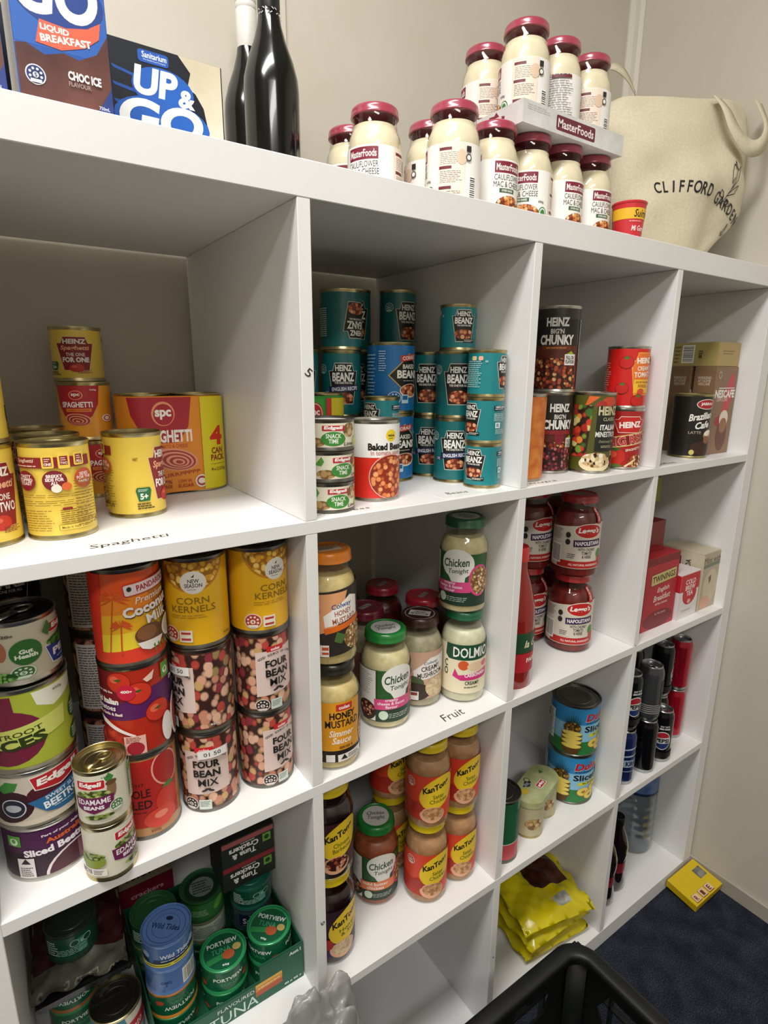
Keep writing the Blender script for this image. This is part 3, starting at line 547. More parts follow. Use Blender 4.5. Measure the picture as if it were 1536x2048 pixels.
# ---------------------------------------------------------------- jars
PROF = dict(
    wide=[(0, .012), (.70, .008), (.90, .0), (.97, .02), (1, .06), (1, .66), (.985, .70), (.93, .745), (.85, .785), (.79, .81), (.76, .83), (.76, .905)],
    mf=[(0, .012), (.70, .008), (.90, .0), (.97, .02), (1, .05), (1, .62), (.99, .68), (.94, .745), (.86, .79), (.83, .81), (.84, .83), (.82, .845), (.82, .92)],
    leg=[(0, .012), (.75, .008), (.93, .0), (.99, .02), (1, .06), (.985, .30), (.985, .58), (1, .66), (.96, .735), (.86, .79), (.74, .825), (.72, .84), (.72, .905)],
    kt=[(0, .012), (.72, .008), (.92, .0), (.98, .02), (1, .06), (1, .66), (.985, .71), (.93, .76), (.84, .80), (.80, .82), (.79, .905)])
LIDR = dict(wide=.83, mf=.885, leg=.77, kt=.84)
def jar(kind, key, label, x, y, z, r, h, yaw, lid, fill, group=None, lidtop=None, fl=.80, rest=0.0, lz=.905, name='sauce_jar', tint=None):
    t = thing(name, label, 'jar', (x, y, z), rad(yaw + 90), group)
    P = PROF[kind]; LR = LIDR[kind]
    fm = MC.get(fill) or m(fill, .35, 0, .3)
    link('glass', memo(('gl', kind, r, h), lambda: lathe('jar_glass', [(a * r, b * h) for a, b in P], GLASS, 44)), t)
    def cont():
        q = [(a * r * .955, max(b * h, .0018) + .0006) for a, b in P if b < fl]; last = [(a, b) for a, b in P if b >= fl]
        if last: q.append((last[0][0] * r * .95, fl * h))
        q[0] = (0, .0035); return lathe('jar_contents', q + [(0, fl * h)], fm, 40)
    link('contents', memo(('ct', kind, r, h, fill, fl), cont), t)
    lm = m(lid, .28, 0, .5); R = LR * r; z0, z1 = lz * h, h
    dz = z1 - z0
    link('lid', memo(('lid', kind, r, h, lid, lz), lambda: lathe('jar_lid', [(R * .93, z0), (R, z0 + .0006), (R * 1.0, z0 + .0022), (R * .985, z0 + .003), (R * .985, z1 - dz * .42), (R * .965, z1 - dz * .16), (R * .92, z1 - dz * .03), (R * .88, z1), (R * .83, z1), (R * .80, z1 - .0012), (0, z1 - .0012)], lm, 40)), t)
    if lidtop:
        def lt():
            A = Art(); lidtop(A, R * 1000 * .78); return A.build('lid_print', flat_map((0, 0, z1 - .0011), (1, 0, 0), (0, 1, 0)))
        lo = link('lid_print', memo(('lt', lidtop.__name__, R, z1), lt), t)
    def lb():
        pts = sorted([(b * h, a * r) for a, b in P if a > .5 and b > .001] + [(lz * h + .0005, R), (h, R)])
        def fn(u, v):
            z = v * h / 140; q = pts[0][1]
            for (za, ra), (zb, rb) in zip(pts, pts[1:]):
                if za <= z <= zb: q = ra + (rb - ra) * (z - za) / max(zb - za, 1e-6); break
            q = q * 1.004 + .00012; a = -pi / 2 + u / 38.5; n = Vector((cos(a), sin(a), 0)); return Vector((q * n.x, q * n.y, z)), n
        fn.grid = 2 * pi * 38.5 / 64; fn.vb = [za / h * 140 for za, ra in pts]
        A = Art(); JD[key](A); return A.build('jar_label', fn, .00006)
    link('label', memo(('jl', key, r, h), lb), t)
    return t
JD = {}
def jd(f): JD[f.__name__] = f; return f
W_ = '#efece6'
@jd
def mfoods(A):   # reference r 38.5, h 140
    A.r(W_, 0, 50, 242, 76); A.r('#7c1f34', 0, 78, 46, 15, 0, 1); A.t('#f4ece8', 'MasterFoods', 0, 78, 41, 9, .03, 0); A.t('#2a2624', 'CAULIFLOWER', 0, 65, 46, 7.4, .0); A.t('#2a2624', 'MAC & CHEESE', 0, 56, 48, 7.4, .0); A.r('#3f5c3c', -2, 48, 26, 5.4); A.t('#dfe6da', 'OVEN BAKE', -2, 48, 19, 3, .03)
    A.e('#6d3a22', 4, 27, 25, 15); A.e(PASTA, 4, 28, 23.5, 14); A.e('#3d7f42', 34, 30, 7.5, 9); A.e(W_, 34, 30, 6, 7.4); A.e('#3d7f42', 34, 30, 4.4, 5.6); A.r('#5c2a30', -34, 17, 40, 9); A.t('#5a5652', '490g', 30, 45, 10, 4)
    A.r('#ecdccb', 66, 50, 38, 74)
    for k, yy in enumerate((80, 58, 34)): A.r('#6d2430', 58, yy, 17, 3.6); A.bars('#8c7468', 66, yy - 11, 30, 15, 7, .28)
    A.e('#dcbfa6', 80, 70, 7, 9); A.r('#2a2624', 90, 80, 7, 7); A.e('#4a4644', 90, 70, 4.4, 4.4); A.e(W_, 90, 70, 2.8, 2.8); A.barcode(97, 30, 10, 40, True)
    A.bars('#6a6668', -70, 60, 40, 56, 18, .3); A.r('#6d2430', -70, 84, 30, 4); A.r('#2a2624', -104, 82, 8, 8); A.r('#6d2430', -66, 20, 50, 10)
@jd
def colway(A):
    A.p('#2c2622', [(-60, 92), (60, 104), (60, 22), (-60, 10)]); A.p('#e0a070', [(-60, 90), (12, 96), (-4, 50), (-60, 34)]); A.p('#b8683c', [(-40, 92), (-30, 92), (-26, 70), (-38, 70)]); A.p('#f0ece6', [(-22, 66), (16, 90), (30, 86), (32, 62), (-20, 52)]); A.t('#2c4a8c', 'Colway', 4, 78, 30, 8, .03, .1, 8); A.t('#a85c44', 'HONEY', 6, 70, 26, 6.6, .02, 0, 8); A.t('#a85c44', 'MUSTARD', 8, 61, 36, 7, .02, 0, 8)
    A.p('#dd6a1f', [(-22, 50), (36, 62), (38, 55), (-20, 43)]); A.e(PALE, 28, 36, 22, 17); A.p('#4a6b34', [(-4, 46), (10, 40), (2, 30), (-8, 34)]); A.r('#efe4dc', -26, 22, 22, 15); A.r('#c4502c', -20, 25, 9, 4); A.r('#c4502c', -20, 19, 9, 3)
@jd
def coles_hm(A):
    A.r('#26201c', 0, 54, 110, 82); A.r('#e09a22', 0, 62, 62, 66); A.r('#c8322a', 4, 88, 24, 9); A.t('#f6e9e2', 'coles', 4, 88, 16, 5, .04); A.t('#1f1a14', 'HONEY', 2, 77, 38, 9.5, .04); A.t('#1f1a14', 'MUSTARD', 2, 66, 50, 10, .04); A.t('#f6efe2', 'Simmer', 0, 53, 36, 9, .02, .25); A.t('#f6efe2', 'Sauce', 0, 43, 28, 9, .02, .25); A.t('#3a2c18', 'SERVES 4', 6, 33, 20, 3.4, .02)
    A.e(PALE, 42, 46, 13, 20); A.r('#efeae4', 14, 19, 40, 10, 3); A.p('#2c2a24', [(-2, 16), (8, 16), (3, 23)]); A.bars('#4a4844', 20, 19, 22, 6, 3); A.r('#efeae4', -16, 19, 12, 10); A.stars(-34, 22, 7)
@jd
def tonight(A):
    A.r('#223a2a', 0, 52, 128, 78); A.p('#2c5c2c', [(-24, 91), (60, 91), (60, 48), (-24, 48)]); A.r('#e9e6e0', -46, 52, 40, 76); A.bars('#6a6a64', -46, 70, 32, 34, 12, .25); A.e('#3a2a22', -42, 28, 17, 15); A.e(MEAT, -42, 30, 14, 11)
    A.e('#ecebe4', 10, 76, 27, 22); A.p('#ecebe4', [(-8, 64), (24, 64), (22, 48), (2, 48)]); A.t('#2f4a38', 'Chicken', 8, 78, 42, 12.5, .02, .2, 5); A.t('#2f4a38', 'Tonight', 12, 65, 32, 9, .01, .2, 5); A.r('#d94a86', 2, 41, 60, 16, 2); A.t('#f7eef2', 'creamy\ncheese & bacon\nflavour', -2, 41, 42, 14, .04)
    A.e('#d94a86', 46, 52, 18, 24); A.e(PALE, 47, 52, 15.5, 21); A.e('#cfe0c8', -14, 24, 7, 7); A.bars('#cfd8cf', 14, 23, 40, 8, 3, .3)
@jd
def butter(A):
    tonight(A); A.r('#e8804c', 2, 41, 60, 16, 2); A.t('#f9f0e8', 'mild butter\nchicken', -2, 41, 42, 13, .04)
@jd
def mushroom(A):
    A.r('#c9a48c', 0, 54, 126, 76); A.r('#4a2620', -44, 70, 6, 40); A.p('#b07a5c', [(-26, 88), (-12, 92), (-4, 60), (-20, 64)]); A.p('#efeae6', [(-2, 62), (26, 82), (60, 84), (60, 54), (0, 46)]); A.t('#3a5a8c', 'Colway', 28, 74, 26, 6, .02, .1, 6); A.t('#3a2420', 'CREAMY', 28, 66, 34, 8, .02, 0, 6); A.t('#3a2420', 'MUSHROOM', 28, 56, 46, 8, .02, 0, 6)
    A.e('#4a5a34', -6, 42, 22, 12); A.e('#34241c', -2, 28, 30, 15); A.e(CREAMY, 36, 34, 18, 16); A.stars(-20, 22, 10, '#efe8e2', '#4a3a34', '3'); A.r('#efe8e2', 0, 22, 15, 14); A.r('#8c3a34', 0, 25, 11, 5)
@jd
def dolmio(A):
    A.r('#ece2c2', 0, 55, 130, 76, 0, 3); A.p('#134a30', [(-42, 94), (62, 94), (62, 70), (-38, 70), (-44, 76)]); A.t('#f7f4ee', 'DOLMIO', 2, 82, 64, 16, .06); A.e('#d95a2c', -12, 62, 9, 7.5); A.e('#e8c9a8', 10, 60, 16, 7); A.e('#d97a8c', 28, 62, 8, 5); A.p('#cf2f7c', [(-26, 56), (-20, 46), (36, 54), (36, 40), (-16, 38), (-30, 44)]); A.t('#f6e9f0', 'CARBONARA', 10, 47, 40, 6, .04, 0, 3)
    A.t('#2c3a2a', 'CREAMY', 4, 34, 26, 6, .02); A.bars('#3a4a38', 4, 27, 28, 3, 1); A.t('#3a4a38', 'C\nO', -42, 56, 7, 24, .02)
@jd
def leggos(A):
    A.p('#d6cdbd', [(-62, 84), (30, 96), (62, 96), (62, 16), (-62, 16)]); A.r('#b8231f', 8, 23, 96, 12, 0); A.t('#efe4dc', 'ALL NATURAL INGREDIENTS', 8, 23, 54, 3.6, .02); A.e('#e9e0d6', 12, 82, 25, 13); A.e('#c2221f', 12, 82, 23.6, 11.6); A.t('#f6f0ea', "Leggo's", 12, 82, 38, 12, .04, .15)
    A.r('#3a1f4c', 12, 61, 50, 12, 2); A.t('#f0ecf0', 'NAPOLETANA', 12, 61, 44, 7, .03, 0, 2); A.t('#3a322e', 'WITH CHUNKY\nTOMATO\n& HERBS', 10, 44, 30, 18, .01); A.e('#4a8a34', 36, 42, 7, 8); A.e('#c4382a', 40, 32, 8, 6); A.r('#d6cdbd', -14, 38, 18, 12, 0, 2); A.bars('#3a322e', -14, 38, 15, 9, 3, .5)
    A.barcode(-44, 40, 22, 34); A.bars('#6a625a', -44, 74, 26, 20, 8, .3); A.e('#2a2826', -22, 74, 4, 5); A.e('#2a2826', -22, 62, 4, 5)
    A.r('#c8242c', 30, 107, 9, 26)
    A.t('#f2e6e2', 'SAUCES', 30, 108, 20, 5, .03, 0, 90)
def ktart(A, c1, c2, name, pic):
    A.p(c1, [(-66, 92), (66, 92), (66, 16), (-66, 16)]); A.p(c2, [(-66, 50), (10, 40), (20, 16), (-66, 16)]); A.e('#ecc92c', 18, 64, 36, 25, 32); A.t('#17130f', 'KanTong', 14, 72, 50, 13, .04, .2, 16); A.t('#3a5a1c', name, 18, 54, 32, 15, .01, 0, 6)
    A.e('#e8b08c', 8, 26, 22, 14); A.e(pic, 10, 28, 19, 11); A.stars(-32, 78, 8, '#efd9cf', '#b8402c', '4'); A.e('#a82c20', -18, 38, 10, 9)
@jd
def satay(A): ktart(A, '#d9432a', '#b8301f', 'Satay\nChicken', noisy('picture_satay', '#a8683c', '#e0b98a', 150))
@jd
def bbq(A): ktart(A, '#3a1a20', '#1f4a5c', 'Chinese\nBarbecue', MEAT)
@jd
def lemon(A): ktart(A, '#2c1426', '#3a1f5c', 'Honey\n& Soy', CREAMY)
@jd
def blank(A): A.r('#8c5c58', 0, 50, 90, 60)
def lt_tonight(A, R): A.e('#cfd0cc', 0, 0, R * .9, R * .9); A.t('#2f4a38', 'Chicken\nTonight', 0, 0, R * 1.2, R * .8, .01, .2)
def lt_mush(A, R): A.e('#b8aaa4', 0, 0, R, R); A.e('#3a1c18', 0, 0, R * .94, R * .94); A.r('#d6d2cc', 0, 0, R * 1.4, R * .8, 0); A.t('#3a2420', 'CREAMY\nMUSHROOM', 0, 0, R * 1.1, R * .5, .02)
def lt_colway(A, R): A.r('#c9b9a4', 0, 0, R * 1.3, R * .8); A.bars('#6a5444', 0, 0, R * 1.1, R * .5, 3)
def lt_sauce(A, R): A.r('#9c9088', 0, 0, R * 1.0, R * .4, 20); A.bars('#4a3a38', 0, 0, R * .8, R * .2, 1)

# ================================================================ the room
def struct(name, me, label=None, **kw):
    o = link(name, me, **kw); o['kind'] = 'structure'
    if label: o['label'] = label
    return o
WALL = noisy('wall_paint', '#c4bdae', '#c9c3b5', 6, .55, bump=.03, bscale=120)
WALLR = noisy('wall_paint_right', '#c6c0b1', '#cbc5b7', 5, .55, bump=.03, bscale=120)
BX, BY = 1.084, .408
struct('wall_back', box(-2.4, BX, BY, BY + .08, 0, 2.7, mat=WALL), 'beige panelled wall behind the shelving')
struct('wall_right', box(BX, BX + .08, -2.6, BY + .08, 0, 2.7, mat=WALLR), 'beige wall to the right of the shelving')
struct('wall_left', box(-2.48, -2.4, -2.6, BY + .08, 0, 2.7, mat=WALL))
struct('wall_front', box(-2.4, BX, -2.68, -2.6, 0, 2.7, mat=m('#bdb7aa', .7)))
struct('ceiling', box(-2.48, BX + .08, -2.68, BY + .08, 2.7, 2.76, mat=m('#dcd9d2', .7)))
# carpet
def carpet():
    mt, nt, b = nodes('navy_carpet'); tc = N(nt, 'ShaderNodeTexCoord')
    n1 = N(nt, 'ShaderNodeTexNoise', Scale=420.0, Detail=3); L(nt, tc.outputs['Object'], n1.inputs['Vector']); n2 = N(nt, 'ShaderNodeTexNoise', Scale=22.0, Detail=4); L(nt, tc.outputs['Object'], n2.inputs['Vector'])
    r = ramp(nt, [(.3, '#1b1e27'), (.52, '#343946'), (.75, '#585f70')]); L(nt, n1.outputs[0], r.inputs[0]); r2 = ramp(nt, [(.35, '#b8b8b8'), (.7, '#ffffff')]); L(nt, n2.outputs[0], r2.inputs[0])
    mx = N(nt, 'ShaderNodeMix', data_type='RGBA', blend_type='MULTIPLY'); mx.inputs[0].default_value = 1; L(nt, r.outputs[0], mx.inputs[6]); L(nt, r2.outputs[0], mx.inputs[7]); L(nt, mx.outputs[2], b.inputs['Base Color'])
    b.inputs['Roughness'].default_value = .95; b.inputs['Specular IOR Level'].default_value = .1
    bp = N(nt, 'ShaderNodeBump', Strength=.9, Distance=.004); L(nt, n1.outputs[0], bp.inputs['Height']); L(nt, bp.outputs[0], b.inputs['Normal']); return mt
struct('floor', box(-2.48, BX + .08, -2.68, BY + .08, -.05, 0, mat=carpet()), 'dark navy blue carpet')
# cover strips and baseboards
TRIM = m('#cdc7ba', .45)
struct('trim_1', box(.164, .182, BY - .005, BY, .0, 2.7, .0015, TRIM), 'narrow cover strip over a wall panel joint')
def corner():
    b = bmesh.new(); p = [(BX - .024, BY), (BX - .024, BY - .003), (BX - .016, BY - .012), (BX - .008, BY - .018), (BX - .002, BY - .026), (BX, BY - .026), (BX, BY)]
    lo = [b.verts.new((x, y, 0)) for x, y in p]; hi = [b.verts.new((x, y, 2.7)) for x, y in p]
    for i in range(len(p)): j = (i + 1) % len(p); b.faces.new((lo[i], lo[j], hi[j], hi[i]))
    b.faces.new(lo[::-1]); b.faces.new(hi); return fromb('corner', b, TRIM)
struct('trim_2', corner(), 'rounded corner strip where the two walls meet')
struct('baseboard_right', box(BX - .007, BX, -2.6, BY - .03, 0, .042, .002, noisy('baseboard_paint', '#a89f91', '#b6aea0', 9, .5)), 'low beige baseboard')

# ================================================================ the shelving unit
XL, XR, Y0, Y1 = -.3427, 1.0421, 0.0, .387
ZT, ZTT = 1.4328, 1.468
RT_, RB_ = [1.0972, .7448, .3922], [1.0816, .7292, .3766]
u = thing('shelving_unit', 'large white cube shelving unit with sixteen open compartments holding groceries', 'shelf', (.35, .19, 0))
def part(name, me, lab=None):
    o = link(name, me, u, (-.35, -.19, 0));
    if lab: o['label'] = lab
    return o
part('top_panel', box(XL - .0354, XR + .0354, Y0, Y1, ZT, ZTT, .0008, WHITE), 'thick top panel carrying jars, bottles and a tote bag')
part('bottom_panel', box(XL - .0354, XR + .0354, Y0, Y1, 0, .0416, .0008, WHITE))
part('side_panel', box(XL - .0354, XL - .0001, Y0, Y1, .0417, ZT - .0001, .0008, WHITE)); part('side_panel', box(XR + .0001, XR + .0354, Y0, Y1, .0417, ZT - .0001, .0008, WHITE))
for zt, zb in zip(RT_, RB_): part('shelf_board', box(XL, XR, Y0, Y1, zb, zt, .0006, WHITE))
lev = [(RT_[0], ZT), (RT_[1], RB_[0]), (RT_[2], RB_[1]), (.0416, RB_[2])]
for cx in (0, .35, .7007):
    for zb, zt in lev: part('divider', box(cx - .0075, cx + .0075, Y0 + .0003, Y1, zb + .0002, zt - .0002, .0006, WHITE))
# hand written numbers and marks on the edges
def flat_art(name, A, o, ux, uy, parent=None, off=.00005):
    return link(name, A.build(name, flat_map(o, ux, uy), off), parent)
A = Art(); A.t('#2b2b2b', '5', 0, 0, 7, 9, .0, 0, -38); q = flat_art('handwritten_mark', A, (.001 - .35, -.0001 - .19, 1.262), (1, 0, 0), (0, 0, 1), u)
A = Art(); A.t('#3a4a50', '6', 0, 0, 6, 7, .0, 0, 60); flat_art('handwritten_mark', A, (.0015 - .35, -.0001 - .19, .522), (1, 0, 0), (0, 0, 1), u)
A = Art(); A.t('#3a4a50', '/', 0, 0, 3, 6, .0, 0, 0); flat_art('handwritten_mark', A, (.352 - .35, -.0001 - .19, .43), (1, 0, 0), (0, 0, 1), u)
A = Art(); A.e('#4a4a4a', 0, 0, 1.6, 1.6); flat_art('handwritten_mark', A, (.351 - .35, -.0001 - .19, .215), (1, 0, 0), (0, 0, 1), u)
A = Art(); A.t('#4a4a4a', 'v', 0, 0, 4, 4, .0, 0, 20); flat_art('handwritten_mark', A, (.7 - .35, -.0001 - .19, 1.0952 - .35), (1, 0, 0), (0, 0, 1), u)
def tape(label, txt, x0, x1, y0, y1, z, tx, ty, tw, th, rot=0, col='#f4f3f0', ink='#34322f', sh=.15):
    me = box(-(x1 - x0) / 2, (x1 - x0) / 2, -(y1 - y0) / 2, (y1 - y0) / 2, 0, .0003, 0, m(col, .3, 0, .3))
    t = thing('shelf_sticker', label, 'sticker', ((x0 + x1) / 2, (y0 + y1) / 2, z), 0, 'handwritten shelf stickers'); link('paper_strip', me, t)
    A = Art(); A.t(ink, txt, (tx - (x0 + x1) / 2) * 1000, (ty - (y0 + y1) / 2) * 1000, tw * 1000, th * 1000, .0, sh, rot); link('handwriting', A.build('handwriting', flat_map((0, 0, .00035), (1, 0, 0), (0, 1, 0))), t)
z1, z2, z3, z4, z0 = 1.0972, .7448, .3922, .0416, 1.468
tape('white sticker reading Spaghetti on the shelf edge under the yellow cans', 'Spaghetti', -.232, -.122, .006, .038, z1, -.188, .026, .076, .016, 4)
tape('white sticker reading Chickpeas on the shelf edge below the snack tins', 'Chickpeas', .0085, .135, .004, .030, z1, .052, .021, .078, .012, -3)
tape('blank ended white sticker with short dark writing under the teal bean cans', 'Beans', .205, .300, .006, .036, z1, .245, .030, .036, .012, -6)
tape('white sticker with faint writing under the black soup can', 'Soups', .360, .470, .005, .030, z1, .405, .018, .075, .011, -4)
tape('white sticker with dark writing in front of the black coffee tin', 'Coffee', .712, .800, .005, .034, z1, .760, .021, .06, .012, -3)
tape('clear sticker reading Fruit in front of the cream sauce jars', 'Fruit', .212, .330, .004, .040, z2, .247, .023, .042, .017, 0, '#ebeae8')

# ================================================================ top of the unit
def carton_box(name, label, cat, x0, x1, y0, y1, z0_, z1_, mat, arts, group=None, rz=0, bev=.0012, flaps=False, body='carton'):
    """arts: list of (face, Art); face in front, left, right, top; art origin is the lower left corner of the face in mm"""
    cx, cy = (x0 + x1) / 2, (y0 + y1) / 2; t = thing(name, label, cat, (cx, cy, z0_), rz, group); a, b_, h = (x1 - x0) / 2, (y1 - y0) / 2, z1_ - z0_
    link(body, box(-a, a, -b_, b_, 0, h, bev, mat, seg=2), t)
    for f, A in arts:
        o, ux, uy = dict(front=((-a, -b_, 0), (1, 0, 0), (0, 0, 1)), left=((-a, b_, 0), (0, -1, 0), (0, 0, 1)), right=((a, -b_, 0), (0, 1, 0), (0, 0, 1)), top=((-a, -b_, h), (1, 0, 0), (0, 1, 0)))[f]
        flat_art('printed_face', A, o, ux, uy, t)
    return t
def upgo(A, w, h):
    A.r('#2a62b8', w / 2, h * .63, w - 1, h * .72); A.p(SWIRL, [(.5, .5), (w - .5, .5), (w - .5, h * .40), (w * .86, h * .30), (w * .66, h * .25), (w * .5, h * .265), (w * .3, h * .235), (w * .12, h * .27), (.5, h * .26)])
    A.e('#1c3f8c', w * .5, h * .52, w * .48, h * .15); A.t('#f4f3f0', 'GO', w * .49, h * .53, w * .86, h * .23, .04, .15); A.t('#f4f3f0', 'UP&', w * .5, h * .80, w * .7, h * .18, .04, .15)
    A.p('#e8664a', [(w * .22, h * .285), (w * .28, h * .395), (w * .55, h * .385), (w * .78, h * .41), (w * .93, h * .455), (w * .90, h * .375), (w * .74, h * .315), (w * .48, h * .275)]); A.t('#f6efe9', 'LIQUID', w * .43, h * .362, w * .3, h * .034, .04); A.t('#f6efe9', 'BREAKFAST', w * .54, h * .325, w * .54, h * .036, .04, 0, 6)
    A.stars(w * .18, h * .13, w * .105, '#e6e6ee', '#24346c', '5'); A.t('#f2efec', 'CHOC ICE', w * .70, h * .165, w * .36, h * .044, .045); A.t('#9c8c88', 'FLAVOUR', w * .64, h * .125, w * .24, h * .024, .03)
    A.p('#24387c', [(w * .80, 0.5), (w - .5, h * .15), (w - .5, 0.5)]); A.t('#cfd4e6', '750mL', w * .89, h * .04, w * .12, h * .018, .02)
CART = m('#2a5cb0', .3, 0, .4)
for i, (x0, x1, y0, lab) in enumerate(((-.2365, -.1690, .012, 'tall blue and brown breakfast drink carton, the nearer whole one on top of the unit'), (-.3150, -.2440, .016, 'blue and brown breakfast drink carton cut off by the left edge of the photo'))):
    A = Art(); upgo(A, (x1 - x0) * 1000, 148); S = Art(); S.r('#2a62b8', 34, 98, 66, 98); S.r(SWIRL, 34, 25, 66, 48)
    carton_box('drink_carton', lab, 'carton', x0, x1, y0, y0 + .068, z0, z0 + .1485, CART, [('front', A), ('right', S)], 'breakfast drink cartons')
A = Art(); W, H = 205, 112
A.r('#0c1220', W / 2, H / 2, W - 1, H - 1); A.p(noisy('picture_vanilla_swirl', '#c9bda2', '#ddd3bd', 14), [(160, 111.5), (204.5, 111.5), (204.5, .5), (166, .5), (184, 22), (188, 48), (184, 68), (176, 80), (168, 84), (172, 98)])
for k in range(4): A.p('#1c4f9c', [(94, 88 - k * 15), (126, 82 - k * 13), (126, 79 - k * 13), (96, 85 - k * 15)])
A.r('#1f56ac', 135, 102, 30, 11, 0, 3); A.t('#e6ecf4', 'Sanitarium', 136, 103.5, 24, 5.4, .03); A.t('#e6ecf4', 'The Health Food Company', 136, 99, 22, 1.8, .0); A.e('#1f5cb4', 143, 76, 31, 19); A.e('#1f5cb4', 141, 46, 48, 22); A.t('#f4f4f2', 'UP', 136, 80, 44, 26, .04, .15); A.t('#f4f4f2', '&', 166, 72, 17, 17, .04, .1); A.t('#f4f4f2', 'GO', 140, 47, 84, 33, .04, .15); A.r('#e9e9e6', 168, 22, 46, 12, 4); A.t('#20242c', 'VANILLA', 168, 22, 38, 7, .04, 0, 4)
carton_box('drink_carton_box', 'black and cream multipack box of breakfast drinks with blue and white lettering', 'box', -.240, -.034, .120, .245, z0, z0 + .112, m('#10151f', .4), [('front', A)])
# wine bottles
def bottle(name, label, cat, x, y, z, prof, mat, cap=None, group=None, rz=0):
    t = thing(name, label, cat, (x, y, z), rz, group); link('body', lathe('bottle', prof, mat, 40), t)
    if cap: link('cap', lathe('bottle_cap', cap[0], cap[1], 32), t)
    return t
BG = m('#08090a', .16, 0, .3)
def wine(x, y, lab, capc, capm, R=.0345, H=.30):
    t = bottle('wine_bottle', lab, 'bottle', x, y, z0, [(0, .012), (R * .7, .006), (R * .92, 0), (R, .004), (R, .165), (R * .97, .180), (R * .83, .200), (R * .60, .222), (R * .44, .242), (.0142, .256), (.0136, H - .004), (0, H - .004)], BG, ([(.0146, H * .795), (.0150, H * .80), (.0152, H * .95), (.0146, H * .953), (.0152, H * .957), (.0152, H * .975), (.0146, H * .978), (.0152, H * .982), (.0150, H), (0, H)], capm), 'wine bottles')
    return t
t = wine(.088, .262, 'black wine bottle with a black cap and a white chain pattern on the neck', 0, m('#17181a', .35, 0, .2), .0375, .325)
A = Art()
for k in range(16):
    for s in (0, 1): A.r('#c9c9c6', -44 + k * 5.8 + s * 2, 255 + (1 if k % 2 else -1) * 2.4 * (1 if s else -1), 3.2, 1, 35 if (k + s) % 2 else -35)
link('neck_print', A.build('neck_print', cyl_map(.0150, 1, 1, 0)), t); A = Art(); A.e('#c9c6c0', -8, 24, 8, 6); A.e('#a87f7a', 4, 22, 6, 5); link('label', A.build('label', cyl_map(.0377, 1, 1, 0)), t)
t = wine(.093, .352, 'dark wine bottle with a white screw cap standing behind the black one', 0, m('#d9d7d0', .4), .0375, .315)
A = Art(); A.r('#9a9a98', -30, 62, 44, 60); link('label', A.build('label', cyl_map(.0377, 1, 1, 0)), t)

# cheese sauce jars and their trays
CREAM = noisy('cream_sauce', '#e6d8b8', '#ede1c4', 60, .4)
CARD = noisy('white_cardboard', '#c9c8c6', '#dddcda', 30, .7); KRAFT = m('#a89478', .8)
def tray(label, x0, x1, y0, y1, z, h, front, left, cut=None, mat=CARD):
    t = thing('cardboard_tray', label, 'tray', ((x0 + x1) / 2, (y0 + y1) / 2, z)); a, b_ = (x1 - x0) / 2, (y1 - y0) / 2; th = .0018
    b = bmesh.new()
    def bx(x0, x1, y0, y1, z0, z1): bmesh.ops.create_cube(b, size=1, matrix=Matrix.Translation(((x0 + x1) / 2, (y0 + y1) / 2, (z0 + z1) / 2)) @ Matrix.Diagonal((x1 - x0, y1 - y0, z1 - z0, 1)))
    bx(-a, a, -b_, b_, 0, th); bx(-a, -a + th, -b_, b_, th, h); bx(a - th, a, -b_, b_, th, h); bx(-a + th, a - th, b_ - th, b_, th, h)
    if cut:
        c0, c1, hl = cut; bx(-a + th, c0, -b_, -b_ + th, th, h); bx(c0, c1, -b_, -b_ + th, th, hl); bx(c1, a - th, -b_, -b_ + th, th, h)
    else: bx(-a + th, a - th, -b_, -b_ + th, th, h)
    link('cardboard', fromb('tray', b, mat), t)
    if front: flat_art('printed_front', front, (-a, -b_, 0), (1, 0, 0), (0, 0, 1), t)
    if left: flat_art('printed_side', left, (-a, b_, 0), (0, -1, 0), (0, 0, 1), t)
    return t
A = Art(); A.p('#6d2236', [(88, 2), (92, 9), (98, 13), (103, 11), (106, 14), (110, 6), (112, 2)]); B = Art()
tray('low white cardboard tray on the shelf top under the front row of sauce jars', .246, .652, .072, .252, z0, .026, A, B, (-.19, .19, .014))
S = Art(); S.p('#7c2438', [(96, 6), (92, 16), (100, 25), (110, 24), (114, 28), (120, 21), (132, 18), (130, 6), (118, 2), (106, 7)]); S.t('#f2e4e4', 'AUSSIE', 112, 17.5, 28, 5.4, .04, 0, 3); S.t('#f2e4e4', 'MADE', 112, 10.5, 20, 5.4, .04, 0, 3)
A = Art(); A.r('#6a2034', 118, 15, 92, 20, 0, 3); A.t('#f2e8e4', 'MasterFoods', 118, 15, 84, 12, .03); A.bars('#bdbcba', 34, 22, 50, 8, 3)
tray('upper white cardboard tray with maroon printing holding the top jars', .396, .634, .088, .256, z0 + .1449, .030, A, S)
